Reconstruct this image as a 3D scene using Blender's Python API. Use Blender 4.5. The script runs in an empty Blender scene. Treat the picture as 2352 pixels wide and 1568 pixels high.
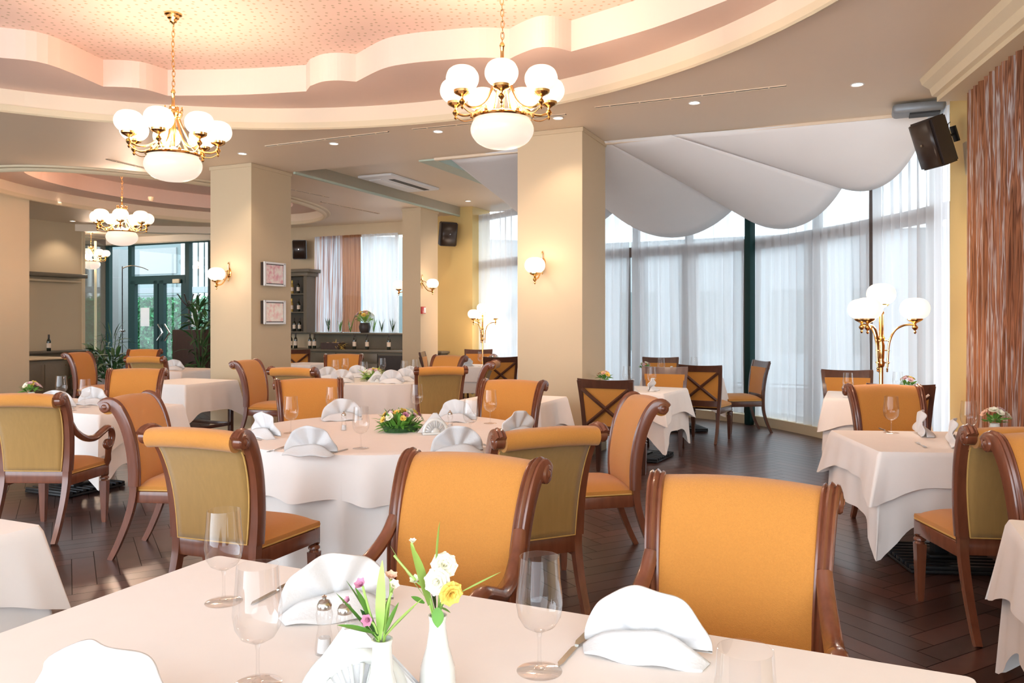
import bpy, bmesh, math, random
from mathutils import Vector, Matrix
PI = math.pi
scene = bpy.context.scene
COL = scene.collection
F, HX, HY, H = 1825.0, 1176.0, 737.0, 1.5      # focal length in pixels, principal column, horizon row, eye height
T = math.radians(23.8)
CT, ST = math.cos(T), math.sin(T)
UX, VX = (CT, -ST), (ST, CT)                      # the two directions of the building grid

def uv(u, v): return (u*CT + v*ST, -u*ST + v*CT)
def touv(x, y): return (x*CT - y*ST, x*ST + y*CT)
def at(px, py, z):                                # point of height z seen at a pixel
    Y = F*(H-z)/(py-HY); return ((px-HX)/F*Y, Y)
def atY(px, py, Y): return ((px-HX)/F*Y, Y, H-(py-HY)/F*Y)
def onV(px, v):                                   # point on a wall of constant v
    k = (px-HX)/F                                 # x = k*y
    u = (k*CT - ST)*v/(CT + k*ST); x, y = uv(u, v); return x, y
def onU(px, u):
    k = (px-HX)/F
    v = u*(CT + k*ST)/(k*CT - ST); x, y = uv(u, v); return x, y

# ---------------------------------------------------------------- materials
def nodes(name):
    m = bpy.data.materials.new(name); m.use_nodes = True
    nt = m.node_tree; nt.nodes.clear()
    out = nt.nodes.new('ShaderNodeOutputMaterial')
    return m, nt, out
def mat(name, col, rough=.5, metal=0, noise=0, nscale=20, bump=0, bscale=80, sheen=0, coat=0, spec=.5, stretch=None):
    m, nt, out = nodes(name); N = nt.nodes; L = nt.links
    b = N.new('ShaderNodeBsdfPrincipled'); L.new(b.outputs[0], out.inputs[0])
    b.inputs['Base Color'].default_value = (*col, 1); b.inputs['Roughness'].default_value = rough
    b.inputs['Metallic'].default_value = metal; b.inputs['Specular IOR Level'].default_value = spec
    if sheen: b.inputs['Sheen Weight'].default_value = sheen
    if coat: b.inputs['Coat Weight'].default_value = coat; b.inputs['Coat Roughness'].default_value = .12
    tc = N.new('ShaderNodeTexCoord'); vec = tc.outputs['Object']
    if stretch:
        mp = N.new('ShaderNodeMapping'); mp.inputs['Scale'].default_value = stretch
        L.new(vec, mp.inputs[0]); vec = mp.outputs[0]
    if noise:
        n = N.new('ShaderNodeTexNoise'); n.inputs['Scale'].default_value = nscale; n.inputs['Detail'].default_value = 4
        L.new(vec, n.inputs['Vector'])
        mx = N.new('ShaderNodeMix'); mx.data_type = 'RGBA'
        mx.inputs['A'].default_value = (*[c*(1-noise) for c in col], 1)
        mx.inputs['B'].default_value = (*[min(1, c*(1+noise)) for c in col], 1)
        L.new(n.outputs[0], mx.inputs['Factor']); L.new(mx.outputs['Result'], b.inputs['Base Color'])
    if bump:
        n2 = N.new('ShaderNodeTexNoise'); n2.inputs['Scale'].default_value = bscale; n2.inputs['Detail'].default_value = 3
        L.new(vec, n2.inputs['Vector'])
        bp = N.new('ShaderNodeBump'); bp.inputs['Strength'].default_value = bump; bp.inputs['Distance'].default_value = .01
        L.new(n2.outputs[0], bp.inputs['Height']); L.new(bp.outputs[0], b.inputs['Normal'])
    return m
def emis(name, col, s, base=(1,.95,.88)):
    m, nt, out = nodes(name); N = nt.nodes; L = nt.links
    b = N.new('ShaderNodeBsdfPrincipled'); L.new(b.outputs[0], out.inputs[0])
    b.inputs['Base Color'].default_value = (*base, 1); b.inputs['Roughness'].default_value = .3
    b.inputs['Emission Color'].default_value = (*col, 1); b.inputs['Emission Strength'].default_value = s
    return m
def thin_glass(name, tint=(1,1,1), refl=.08, edge=.5):
    m, nt, out = nodes(name); N = nt.nodes; L = nt.links
    t = N.new('ShaderNodeBsdfTransparent'); t.inputs[0].default_value = (*tint, 1)
    g = N.new('ShaderNodeBsdfGlossy'); g.inputs['Roughness'].default_value = .03
    lw = N.new('ShaderNodeLayerWeight'); lw.inputs['Blend'].default_value = .35
    ma = N.new('ShaderNodeMath'); ma.operation = 'MULTIPLY_ADD'; ma.inputs[1].default_value = edge; ma.inputs[2].default_value = refl
    L.new(lw.outputs['Facing'], ma.inputs[0])
    mx = N.new('ShaderNodeMixShader'); L.new(ma.outputs[0], mx.inputs[0]); L.new(t.outputs[0], mx.inputs[1]); L.new(g.outputs[0], mx.inputs[2])
    L.new(mx.outputs[0], out.inputs[0]); return m
def sheer(name, col, see, stripes=None):
    m, nt, out = nodes(name); N = nt.nodes; L = nt.links
    tr = N.new('ShaderNodeBsdfTransparent'); tl = N.new('ShaderNodeBsdfTranslucent'); df = N.new('ShaderNodeBsdfDiffuse')
    a = N.new('ShaderNodeMixShader'); a.inputs[0].default_value = .5; L.new(tl.outputs[0], a.inputs[1]); L.new(df.outputs[0], a.inputs[2])
    uvn = N.new('ShaderNodeUVMap'); uvn.uv_map = 'UVMap'
    mp = N.new('ShaderNodeMapping'); mp.inputs['Scale'].default_value = (1, .02, 1); L.new(uvn.outputs[0], mp.inputs[0])
    n = N.new('ShaderNodeTexNoise'); n.inputs['Scale'].default_value = stripes[0] if stripes else 9; n.inputs['Detail'].default_value = 5
    L.new(mp.outputs[0], n.inputs['Vector'])
    cr = N.new('ShaderNodeValToRGB'); L.new(n.outputs[0], cr.inputs[0])
    if stripes:
        cr.color_ramp.interpolation = 'LINEAR'
        els = stripes[1]; e = cr.color_ramp.elements
        e[0].position = els[0][0]; e[0].color = (*els[0][1], 1); e[1].position = els[-1][0]; e[1].color = (*els[-1][1], 1)
        for p, c in els[1:-1]:
            q = e.new(p); q.color = (*c, 1)
        L.new(cr.outputs[0], tl.inputs[0]); L.new(cr.outputs[0], df.inputs[0])
        fac = None
    else:
        for x in (tl, df): x.inputs[0].default_value = (*col, 1)
        fac = cr
        cr.color_ramp.elements[0].position = .35; cr.color_ramp.elements[1].position = .65
        cr.color_ramp.elements[0].color = (see*.45,)*3 + (1,); cr.color_ramp.elements[1].color = (min(1, see*1.5),)*3 + (1,)
    mx = N.new('ShaderNodeMixShader'); mx.inputs[0].default_value = see
    if fac: L.new(fac.outputs[0], mx.inputs[0])
    L.new(a.outputs[0], mx.inputs[1]); L.new(tr.outputs[0], mx.inputs[2]); L.new(mx.outputs[0], out.inputs[0])
    return m

M = {}
M['wood'] = mat('mahogany_wood', (.175,.052,.024), .25, noise=.4, nscale=5, coat=.5, stretch=(6,6,1))
M['wood_dark'] = mat('dark_walnut_wood', (.085,.03,.016), .3, noise=.4, nscale=5, coat=.4, stretch=(6,6,1))
M['gold'] = mat('amber_upholstery', (.57,.235,.045), .8, noise=.1, nscale=160, bump=.35, bscale=380, sheen=.25, spec=.2)
M['olive'] = mat('olive_gold_upholstery', (.38,.212,.062), .75, noise=.12, nscale=9, bump=.3, bscale=300, sheen=.3, spec=.2, stretch=(8,8,.6))
M['piping'] = mat('gold_piping', (.62,.36,.1), .7, noise=.1)
M['cloth'] = mat('white_table_linen', (.88,.82,.78), .85, noise=.02, nscale=12, bump=.06, bscale=14, spec=.2)
M['napkin'] = mat('white_napkin_linen', (.71,.70,.70), .85, noise=.015, nscale=30, bump=.15, bscale=120, spec=.2)
M['wall'] = mat('sage_wall_paint', (.565,.44,.285), .65, noise=.02, nscale=3)
M['wall_olive'] = mat('olive_wall_paint', (.56,.45,.30), .65, noise=.02, nscale=3)
M['wall_yellow'] = mat('ochre_wall_paint', (.66,.48,.19), .65, noise=.02, nscale=3)
M['ceil'] = mat('beige_ceiling_paint', (.75,.61,.455), .5, noise=.02, nscale=2)
M['teal'] = mat('teal_beam_paint', (.46,.53,.43), .6, noise=.02)
M['cream'] = mat('cream_moulding_paint', (.66,.54,.36), .5, noise=.02)
M['pink'] = mat('pink_cove_paint', (.77,.56,.46), .6, noise=.015)
M['whitepaint'] = mat('white_paint', (.8,.8,.8), .5, noise=.01)
M['brass'] = mat('polished_brass', (.80,.50,.20), .16, metal=1, noise=.08, nscale=30)
M['blackmetal'] = mat('black_metal', (.015,.015,.017), .4, metal=.3, noise=.2)
M['blackplastic'] = mat('black_speaker_plastic', (.035,.024,.02), .42, noise=.2, bump=.2, bscale=300)
M['grille'] = mat('brown_black_speaker_grille', (.03,.018,.013), .35, noise=.3, nscale=300)
M['greymetal'] = mat('grey_metal', (.25,.27,.29), .45, metal=.3, noise=.05)
M['steel'] = mat('stainless_steel', (.55,.53,.5), .18, metal=1, noise=.05)
M['green_frame'] = mat('dark_green_window_frame', (.006,.032,.03), .5, noise=.1, spec=.2)
M['brown_frame'] = mat('dark_brown_window_frame', (.10,.06,.045), .4, noise=.1)
M['glass'] = thin_glass('clear_glass', (.992,.992,.992), .025, .45)
M['pane'] = thin_glass('window_pane_glass', (.93,.98,.97), .02, .15)
M['globe'] = emis('lit_opal_globe_glass', (1,.88,.74), .62, (.55,.5,.44))
M['bowl'] = emis('lit_opal_bowl_glass', (1,.80,.66), .5, (.42,.34,.28))
M['down'] = emis('lit_downlight_lens', (1,.85,.7), 9)
M['cabinet'] = mat('olive_grey_cabinet_paint', (.155,.13,.09), .4, noise=.06)
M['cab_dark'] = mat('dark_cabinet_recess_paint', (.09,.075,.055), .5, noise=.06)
M['ceramic'] = mat('white_glazed_ceramic', (.72,.73,.70), .15, coat=.6, noise=.02)
M['leaf'] = mat('green_leaf', (.13,.33,.05), .45, noise=.4, nscale=12)
M['leaf_light'] = mat('light_green_leaf', (.36,.56,.12), .45, noise=.3, nscale=12)
M['leaf_dark'] = mat('dark_green_leaf', (.035,.10,.03), .45, noise=.4, nscale=12)
M['hedge'] = mat('hedge_leaf', (.05,.30,.12), .6, noise=.6, nscale=9)
M['p_white'] = mat('cream_white_petal', (.86,.83,.66), .6, noise=.08)
M['p_yellow'] = mat('yellow_petal', (.85,.6,.12), .6, noise=.12)
M['p_pink'] = mat('mauve_petal', (.52,.2,.3), .6, noise=.25)
M['p_rose'] = mat('pale_rose_petal', (.74,.5,.52), .6, noise=.12)
M['p_peach'] = mat('peach_petal', (.82,.52,.36), .6, noise=.1)
M['bottle'] = mat('dark_green_bottle_glass', (.012,.018,.01), .08, noise=.1, coat=.5)
M['bottle_amber'] = mat('pale_wine_bottle_glass', (.45,.30,.08), .1, noise=.1, coat=.5)
M['paper'] = mat('cream_paper_label', (.74,.62,.5), .7, noise=.1)
M['paper_white'] = mat('white_paper', (.8,.8,.82), .7, noise=.02)
M['red'] = mat('red_plastic', (.5,.02,.015), .35, noise=.05)
M['planter'] = mat('dark_brown_planter_wood', (.06,.035,.03), .5, noise=.3, nscale=6, stretch=(5,5,1))
M['stone'] = mat('pale_stone_cladding', (.21,.23,.23), .7, noise=.08)
M['street'] = mat('grey_street_paving', (.3,.32,.34), .8, noise=.12)
M['facade'] = mat('blue_grey_street_facade', (.30,.35,.38), .8, noise=.25, nscale=.8)
M['facade_pale'] = mat('pale_facade_panel', (.12,.165,.17), .7, noise=.05)
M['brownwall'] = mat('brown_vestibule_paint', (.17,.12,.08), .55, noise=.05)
M['swag'] = mat('white_ceiling_fabric', (.80,.78,.77), .85, noise=.02, nscale=3, bump=.1, bscale=10)
M['slot'] = mat('black_slot_diffuser', (.015,.013,.012), .6, noise=.2)
M['sheer'] = sheer('white_voile', (.80,.81,.83), .17)
M['stripe'] = sheer('copper_striped_voile', (1,1,1), .06, (34, [(.32,(.16,.07,.045)),(.40,(.50,.22,.11)),(.45,(.20,.09,.055)),(.49,(.62,.30,.17)),(.525,(.32,.14,.08)),(.55,(.80,.74,.70)),(.585,(.30,.13,.08)),(.64,(.66,.34,.2)),(.70,(.22,.1,.07))]))
M['stripe_pale'] = sheer('pale_striped_voile', (1,1,1), .06, (13, [(.30,(.30,.13,.09)),(.42,(.5,.27,.19)),(.5,(.62,.66,.72)),(.58,(.30,.15,.12)),(.7,(.62,.64,.68))]))
M['copper'] = sheer('copper_curtain', (1,1,1), .05, (16, [(.35,(.26,.10,.045)),(.5,(.36,.16,.08)),(.65,(.22,.08,.04))]))

def dotted():
    m, nt, out = nodes('dotted_pink_ceiling'); N = nt.nodes; L = nt.links
    b = N.new('ShaderNodeBsdfPrincipled'); L.new(b.outputs[0], out.inputs[0]); b.inputs['Roughness'].default_value = .6
    tc = N.new('ShaderNodeTexCoord'); v = N.new('ShaderNodeTexVoronoi'); v.voronoi_dimensions = '2D'
    v.inputs['Scale'].default_value = 13; v.inputs['Randomness'].default_value = .6
    L.new(tc.outputs['Object'], v.inputs['Vector'])
    cr = N.new('ShaderNodeValToRGB'); e = cr.color_ramp.elements
    e[0].position = .12; e[0].color = (.50,.36,.24,1); e[1].position = .19; e[1].color = (.77,.56,.46,1)
    L.new(v.outputs['Distance'], cr.inputs[0]); L.new(cr.outputs[0], b.inputs['Base Color']); return m
M['dotted'] = dotted()
def floormat():
    m, nt, out = nodes('herringbone_dark_oak'); N = nt.nodes; L = nt.links
    b = N.new('ShaderNodeBsdfPrincipled'); L.new(b.outputs[0], out.inputs[0])
    at_ = N.new('ShaderNodeAttribute'); at_.attribute_name = 'tone'
    tc = N.new('ShaderNodeTexCoord'); n = N.new('ShaderNodeTexNoise'); n.inputs['Scale'].default_value = 9; n.inputs['Detail'].default_value = 5
    L.new(tc.outputs['Object'], n.inputs['Vector'])
    ad = N.new('ShaderNodeMath'); ad.operation = 'MULTIPLY_ADD'; ad.inputs[1].default_value = .45; L.new(n.outputs[0], ad.inputs[0])
    L.new(at_.outputs['Fac'], ad.inputs[2])
    cr = N.new('ShaderNodeValToRGB'); e = cr.color_ramp.elements
    e[0].position = .1; e[0].color = (.040,.018,.013,1); e[1].position = 1.2 if False else 1; e[1].color = (.135,.055,.04,1)
    q = e.new(.55); q.color = (.075,.033,.025,1)
    L.new(ad.outputs[0], cr.inputs[0]); L.new(cr.outputs[0], b.inputs['Base Color'])
    b.inputs['Roughness'].default_value = .3; b.inputs['Specular IOR Level'].default_value = .6
    return m
M['floor'] = floormat()
M['floor_gap'] = mat('dark_floor_joint', (.015,.008,.007), .6, noise=.1)
def artmat(name, c1, c2, c3):
    m, nt, out = nodes(name); N = nt.nodes; L = nt.links
    b = N.new('ShaderNodeBsdfPrincipled'); L.new(b.outputs[0], out.inputs[0]); b.inputs['Roughness'].default_value = .5
    tc = N.new('ShaderNodeTexCoord'); n = N.new('ShaderNodeTexNoise'); n.inputs['Scale'].default_value = 14; n.inputs['Detail'].default_value = 6
    L.new(tc.outputs['Object'], n.inputs['Vector']); cr = N.new('ShaderNodeValToRGB'); e = cr.color_ramp.elements
    e[0].position = .38; e[0].color = (*c1,1); e[1].position = .62; e[1].color = (*c3,1); q = e.new(.5); q.color = (*c2,1)
    L.new(n.outputs[0], cr.inputs[0]); L.new(cr.outputs[0], b.inputs['Base Color']); return m

# ---------------------------------------------------------------- object helpers
def obj(name, bm, m, parent=None, smooth=True, label=None, loc=None, rz=None):
    me = bpy.data.meshes.new(name)
    bmesh.ops.recalc_face_normals(bm, faces=bm.faces[:])
    bm.to_mesh(me); bm.free()
    for mm in (m if isinstance(m, (list, tuple)) else [m]): me.materials.append(M[mm] if isinstance(mm, str) else mm)
    if smooth:
        me.shade_smooth()
        try: me.set_sharp_from_angle(angle=math.radians(38))
        except Exception: pass
    o = bpy.data.objects.new(name, me); COL.objects.link(o)
    if parent: o.parent = parent
    if label: o['label'] = label
    if loc is not None: o.location = loc
    if rz is not None: o.rotation_euler = (0, 0, rz)
    return o
def tag(o, label, cat, group=None, kind=None):
    o['label'] = label; o['category'] = cat
    if group: o['group'] = group
    if kind: o['kind'] = kind
    return o
def struct(o, label=None):
    o['kind'] = 'structure'
    if label: o['label'] = label
    return o
def thing(name, label, cat, loc=(0,0,0), rz=0, group=None, kind=None):
    o = bpy.data.objects.new(name, None); COL.objects.link(o); o.empty_display_size = .1
    o.location = loc if len(loc) == 3 else (*loc, 0); o.rotation_euler = (0, 0, rz)
    return tag(o, label, cat, group, kind)
def dup(src, label, loc, rz=None, group=None, scale=None):
    def cp(o, par):
        c = o.copy(); COL.objects.link(c); c.parent = par
        for ch in KIDS.get(o.name, []): cp(ch, c)
        return c
    KIDS = {}
    def gather(o):
        KIDS[o.name] = [x for x in ALLKIDS(o)]
        for k in KIDS[o.name]: gather(k)
    gather(src)
    r = cp(src, None)
    r.location = loc if len(loc) == 3 else (*loc, 0)
    if rz is not None: r.rotation_euler = (0, 0, rz)
    if scale: r.scale = (scale,)*3
    r['label'] = label
    if group: r['group'] = group
    return r
def ALLKIDS(o): return [c for c in bpy.data.objects if c.parent == o]

def BM(): return bmesh.new()
def box(bm, c, s, rz=0, bev=0, rot=None, mi=0, seg=2):
    r = bmesh.ops.create_cube(bm, size=1)
    vs = r['verts']
    mt = Matrix.Translation(c) @ (rot if rot is not None else Matrix.Rotation(rz, 4, 'Z')) @ Matrix.Diagonal((*s, 1))
    bmesh.ops.transform(bm, matrix=mt, verts=vs)
    fs = set(f for v in vs for f in v.link_faces)
    for f in fs: f.material_index = mi
    if bev:
        es = list(set(e for v in vs for e in v.link_edges))
        bmesh.ops.bevel(bm, geom=es, offset=bev, segments=seg, affect='EDGES', profile=.5, clamp_overlap=True)
def prism(bm, pts, z0, z1, mi=0):
    a = [bm.verts.new((p[0], p[1], z0)) for p in pts]; b = [bm.verts.new((p[0], p[1], z1)) for p in pts]
    n = len(pts); fs = [bm.faces.new(a[::-1]), bm.faces.new(b)]
    for i in range(n): fs.append(bm.faces.new((a[i], a[(i+1)%n], b[(i+1)%n], b[i])))
    for f in fs: f.material_index = mi
def lathe(bm, prof, seg=20, c=(0,0,0), mi=0, flute=0, nf=0, axis=None):
    rings = []
    mt = Matrix.Translation(c) @ (axis if axis is not None else Matrix.Identity(4))
    for r, z in prof:
        if r < 1e-5: rings.append([bm.verts.new(mt @ Vector((0,0,z)))])
        else: rings.append([bm.verts.new(mt @ Vector((r*(1+flute*math.cos(nf*2*PI*i/seg))*math.cos(2*PI*i/seg), r*(1+flute*math.cos(nf*2*PI*i/seg))*math.sin(2*PI*i/seg), z))) for i in range(seg)])
    for a, b in zip(rings, rings[1:]):
        for i in range(seg):
            j = (i+1) % seg
            if len(a) == 1 and len(b) == 1: continue
            if len(a) == 1: f = bm.faces.new((a[0], b[i], b[j]))
            elif len(b) == 1: f = bm.faces.new((a[i], a[j], b[0]))
            else: f = bm.faces.new((a[i], a[j], b[j], b[i]))
            f.material_index = mi
def tube(bm, pts, rad, seg=8, cap=True, mi=0, sx=1):
    pts = [Vector(p) for p in pts]; n = len(pts)
    if not isinstance(rad, (list, tuple)): rad = [rad]*n
    up = None; rings = []
    for i, p in enumerate(pts):
        t = (pts[min(i+1, n-1)] - pts[max(i-1, 0)]).normalized()
        if up is None:
            up = Vector((0,0,1)) if abs(t.z) < .9 else Vector((1,0,0))
        a = t.cross(up).normalized(); b = a.cross(t).normalized(); up = b
        rings.append([bm.verts.new(p + (a*math.cos(2*PI*k/seg)*sx + b*math.sin(2*PI*k/seg))*rad[i]) for k in range(seg)])
    for a, b in zip(rings, rings[1:]):
        for k in range(seg):
            bm.faces.new((a[k], a[(k+1)%seg], b[(k+1)%seg], b[k])).material_index = mi
    if cap and seg > 2:
        bm.faces.new(rings[0][::-1]).material_index = mi; bm.faces.new(rings[-1]).material_index = mi
def spline(pts, n=6):
    P_ = [Vector(p) for p in pts]; out = []
    for i in range(len(P_)-1):
        p0, p1, p2, p3 = P_[max(i-1,0)], P_[i], P_[i+1], P_[min(i+2, len(P_)-1)]
        for k in range(n):
            t = k/n
            out.append(.5*((2*p1) + (p2-p0)*t + (2*p0-5*p1+4*p2-p3)*t*t + (3*p1-p0-3*p2+p3)*t**3))
    out.append(P_[-1]); return out
def sweepyz(bm, path, sec, xs, sc=None):
    """sweep a closed section (x, n) along a path in the YZ plane"""
    n = len(path); rings = []
    for i, (y, z) in enumerate(path):
        a = path[max(i-1,0)]; b = path[min(i+1,n-1)]
        t = Vector((b[0]-a[0], b[1]-a[1])).normalized(); nn = Vector((t.y, -t.x))   # points to the front (+y) when going up
        x0 = xs[i] if isinstance(xs, (list, tuple)) else xs; s = sc[i] if sc else 1
        rings.append([bm.verts.new((x0 + p*s, y + nn.x*q*s, z + nn.y*q*s)) for p, q in sec])
    m = len(sec)
    for a, b in zip(rings, rings[1:]):
        for k in range(m): bm.faces.new((a[k], a[(k+1)%m], b[(k+1)%m], b[k]))
    bm.faces.new(rings[0][::-1]); bm.faces.new(rings[-1])
def grid(bm, nx, ny, fn, mi=0, uvs=None):
    vs = [[bm.verts.new(fn(i/nx, j/ny)) for j in range(ny+1)] for i in range(nx+1)]
    lay = bm.loops.layers.uv.verify() if uvs else None
    for i in range(nx):
        for j in range(ny):
            f = bm.faces.new((vs[i][j], vs[i+1][j], vs[i+1][j+1], vs[i][j+1])); f.material_index = mi
            if uvs:
                for l, (a, b) in zip(f.loops, ((i,j),(i+1,j),(i+1,j+1),(i,j+1))): l[lay].uv = uvs(a/nx, b/ny)
    return vs
# ================================================================ ROOM SHELL
CZ = 3.6
def polyUV(pts): return [uv(*p) for p in pts]
# floor : dark boards laid in a herringbone over a dark base
bm = BM()
prism(bm, polyUV([(-24,-3),(9,-3),(9,19),(-24,19)]), -.12, -.004, mi=1)
lay = bm.faces.layers.float.new('tone')
rnd = random.Random(4)
W_, L_ = .125, .62; ga = .0022; ang = PI/4 - T + math.radians(8)
ca, sa = math.cos(ang), math.sin(ang)
def inroom(x, y):
    u, v = touv(x, y); return -23 < u < 8.5 and -1.5 < v < 18.3 and y > .6 and abs(x) < y*.72+1.2
for k in range(-220, 260):
    for b_ in range(-32, 34):
        for kind in (0, 1):
            x0, y0 = k*W_ + b_*L_, k*W_ - b_*L_
            if kind == 0: r = (x0, y0, x0+L_, y0+W_)
            else: r = (x0, y0+W_, x0+W_, y0+W_+L_)
            cx, cy = (r[0]+r[2])/2, (r[1]+r[3])/2
            X, Y = cx*ca - cy*sa, cx*sa + cy*ca
            if not inroom(X, Y): continue
            q = [(r[0]+ga, r[1]+ga), (r[2]-ga, r[1]+ga), (r[2]-ga, r[3]-ga), (r[0]+ga, r[3]-ga)]
            f = bm.faces.new([bm.verts.new((a*ca-c*sa, a*sa+c*ca, 0)) for a, c in q]); f[lay] = rnd.random()*.55
o = obj('floor', bm, ['floor', 'floor_gap'], smooth=False); struct(o, 'dark brown herringbone wood floor')
me = o.data
# ceiling soffits : flat slabs with the holes of the coves cut out of them
def slab(name, outer, holes, z0, z1, m, label=None):
    """horizontal slab with holes: one curve-free mesh, triangulated from its outlines"""
    bm = BM(); from mathutils.geometry import tessellate_polygon
    loops = [outer] + holes; allp = [p for l in loops for p in l]
    tris = tessellate_polygon([[Vector((p[0], p[1], 0)) for p in l] for l in loops])
    lo = [bm.verts.new((p[0], p[1], z0)) for p in allp]; hi = [bm.verts.new((p[0], p[1], z1)) for p in allp]
    for t in tris:
        for S in (lo, hi):
            try: bm.faces.new([S[i] for i in t])
            except ValueError: pass
    k = 0
    for l in loops:
        n = len(l)
        for i in range(n): bm.faces.new((lo[k+i], lo[k+(i+1)%n], hi[k+(i+1)%n], hi[k+i]))
        k += n
    o = obj(name, bm, m, smooth=False); struct(o, label); return o
C1 = (-2.45, 3.75); R1 = 4.70
circ1 = [(C1[0]+R1*math.cos(2*PI*i/96), C1[1]+R1*math.sin(2*PI*i/96)) for i in range(96)]
C2 = (-10.95, 10.3); A2 = (2.05, 3.2)
def ell2(k, n=80): return [uv(C2[0]+(A2[0]+k)*math.cos(2*PI*i/n), C2[1]+(A2[1]+k)*math.sin(2*PI*i/n)) for i in range(n)]
main_out = polyUV([(-17.6,-3),(8.5,-3),(8.5,9.0),(-7.3,9.0),(-7.3,14.6),(-17.6,14.6)])
slab('ceiling', main_out, [circ1, ell2(0)], CZ, CZ+.16, 'ceil', 'beige flat ceiling with round recesses')
slab('ceiling', circ1, [], CZ+.42, CZ+.5, 'dotted', 'pink ceiling of the large round recess dotted with small holes').location = (0,0,0)
# scalloped step inside the large recess
scal_px = [(0,135),(110,150),(237,201),(320,205),(385,222),(550,220),(703,212),(712,200),(740,190),(775,187),(818,190),(880,160),(940,148),(1000,142),(1100,135),(1170,138),(1200,124),(1237,112),(1275,112),(1312,121),(1500,67),(1680,0)]
sc = [at(px, py, CZ+.15) for px, py in scal_px]
smooth_sc = []
cusps = {0, 2, 4, 6, 7, 10, 15, 19, 21}
seg = []
for i, p in enumerate(sc):
    seg.append((*p, 0))
    if i in cusps and len(seg) > 1:
        smooth_sc += [(v.x, v.y) for v in spline(seg, 5)][:-1]; seg = [(*p, 0)]
smooth_sc.append(sc[-1])
back = [(2.0,4.9),(2.05,3.9),(1.75,2.9),(1.3,2.3),(1.35,1.7),(.6,.6),(-.6,0),(-1.4,.1),(-2.2,-.35),(-3.6,-.3),(-4.6,.1),(-5.0,.8),(-5.7,1.1),(-6.5,2.4),(-6.6,4.0),(-6.3,5.2),(-5.8,5.6),(-5.5,6.3)]
scallop = smooth_sc + back
slab('ceiling', circ1, [scallop], CZ+.16, CZ+.42, 'pink', 'pink scalloped step of the large round recess')
slab('ceiling', ell2(.02), [], CZ+.42, CZ+.5, 'pink', 'pink ceiling of the far oval recess')
slab('ceiling', ell2(.02), [ell2(-.62)], CZ+.16, CZ+.42, 'pink', 'pink oval step of the far recess')
# cornice rings round the recesses
def ring_moulding(name, pts, m, label, prof=((-.02,-.055),(-.005,-.07),(.03,-.055),(.045,-.03),(.10,-.022),(.115,0),(.115,.004),(-.02,.004))):
    bm = BM(); n = len(pts); rings = []
    cx = sum(p[0] for p in pts)/n; cy = sum(p[1] for p in pts)/n
    for i, p in enumerate(pts):
        a = pts[i-1]; b = pts[(i+1)%n]; t = Vector((b[0]-a[0], b[1]-a[1])).normalized(); nn = Vector((t.y, -t.x))
        if nn.dot(Vector((p[0]-cx, p[1]-cy))) < 0: nn = -nn
        rings.append([bm.verts.new((p[0]+nn.x*q, p[1]+nn.y*q, CZ+z)) for q, z in prof])
    m_ = len(prof)
    for i in range(n):
        a, b = rings[i], rings[(i+1)%n]
        for k in range(m_): bm.faces.new((a[k], a[(k+1)%m_], b[(k+1)%m_], b[k]))
    struct(obj(name, bm, m), label)
ring_moulding('trim_1', circ1, 'cream', 'cream moulding round the large ceiling recess')
ring_moulding('trim_2', ell2(0), 'cream', 'cream moulding round the far oval recess')
# higher ceiling strip with the air conditioner, and its teal beams
slab('ceiling', polyUV([(-7.3,9.0),(-5.05,9.0),(-5.05,14.9),(-7.3,14.9)]), [], CZ+.16, CZ+.3, 'ceil', 'beige ceiling strip with the air conditioner')
bm = BM(); prism(bm, polyUV([(-7.34,9.0),(-7.30,9.0),(-7.30,14.6),(-7.34,14.6)]), CZ-.03, CZ+.18); struct(obj('trim_3', bm, 'teal', smooth=False), 'teal side of the lower ceiling')
bm = BM(); prism(bm, polyUV([(-5.3,9.0),(-5.05,9.0),(-5.05,14.7),(-5.3,14.7)]), CZ-.02, CZ+.5); struct(obj('trim_4', bm, 'teal', smooth=False), 'teal beam beside the draped ceiling')
bm = BM(); prism(bm, polyUV([(-5.05,8.96),(7.5,8.96),(7.5,9.02),(-5.05,9.02)]), CZ-.03, CZ+.6); struct(obj('trim_5', bm, 'ceil', smooth=False), 'edge of the beige ceiling at the bay')
slab('ceiling', [uv(-5.3,9.0), uv(2.0,9.0), (6.0,7.6), (6.0,13), (2.4,15.5), (-.6,18.5), uv(-5.3,17)], [], 4.1, 4.2, 'whitepaint', 'white ceiling above the fabric')
# pillars
def pillar(name, u0, u1, v0, v1, m, label):
    bm = BM(); prism(bm, polyUV([(u0,v0),(u1,v0),(u1,v1),(u0,v1)]), 0, CZ)
    # small necking under the ceiling
    prism(bm, polyUV([(u0-.012,v0-.012),(u1+.012,v0-.012),(u1+.012,v1+.012),(u0-.012,v1+.012)]), CZ-.05, CZ-.005)
    prism(bm, polyUV([(u0-.012,v0-.012),(u1+.012,v0-.012),(u1+.012,v1+.012),(u0-.012,v1+.012)]), 0, .09)
    o = obj(name, bm, m, smooth=False); o['kind'] = 'structure'; o['label'] = label
    return o
pillar('wall_pillar_center', -8.13, -7.42, 8.25, 9.05, 'wall', 'beige square pillar with two pictures')
pillar('wall_pillar_right', -3.53, -2.77, 8.16, 9.0, 'wall', 'beige square pillar with a wall lamp')
pillar('wall_pillar_back', -7.86, -7.47, 12.75, 13.4, 'wall', 'narrow beige pillar in front of the bar')
pillar('wall_pillar_left', -13.6, -12.92, 8.2, 9.02, 'wall_olive', 'beige pillar at left edge')
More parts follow.
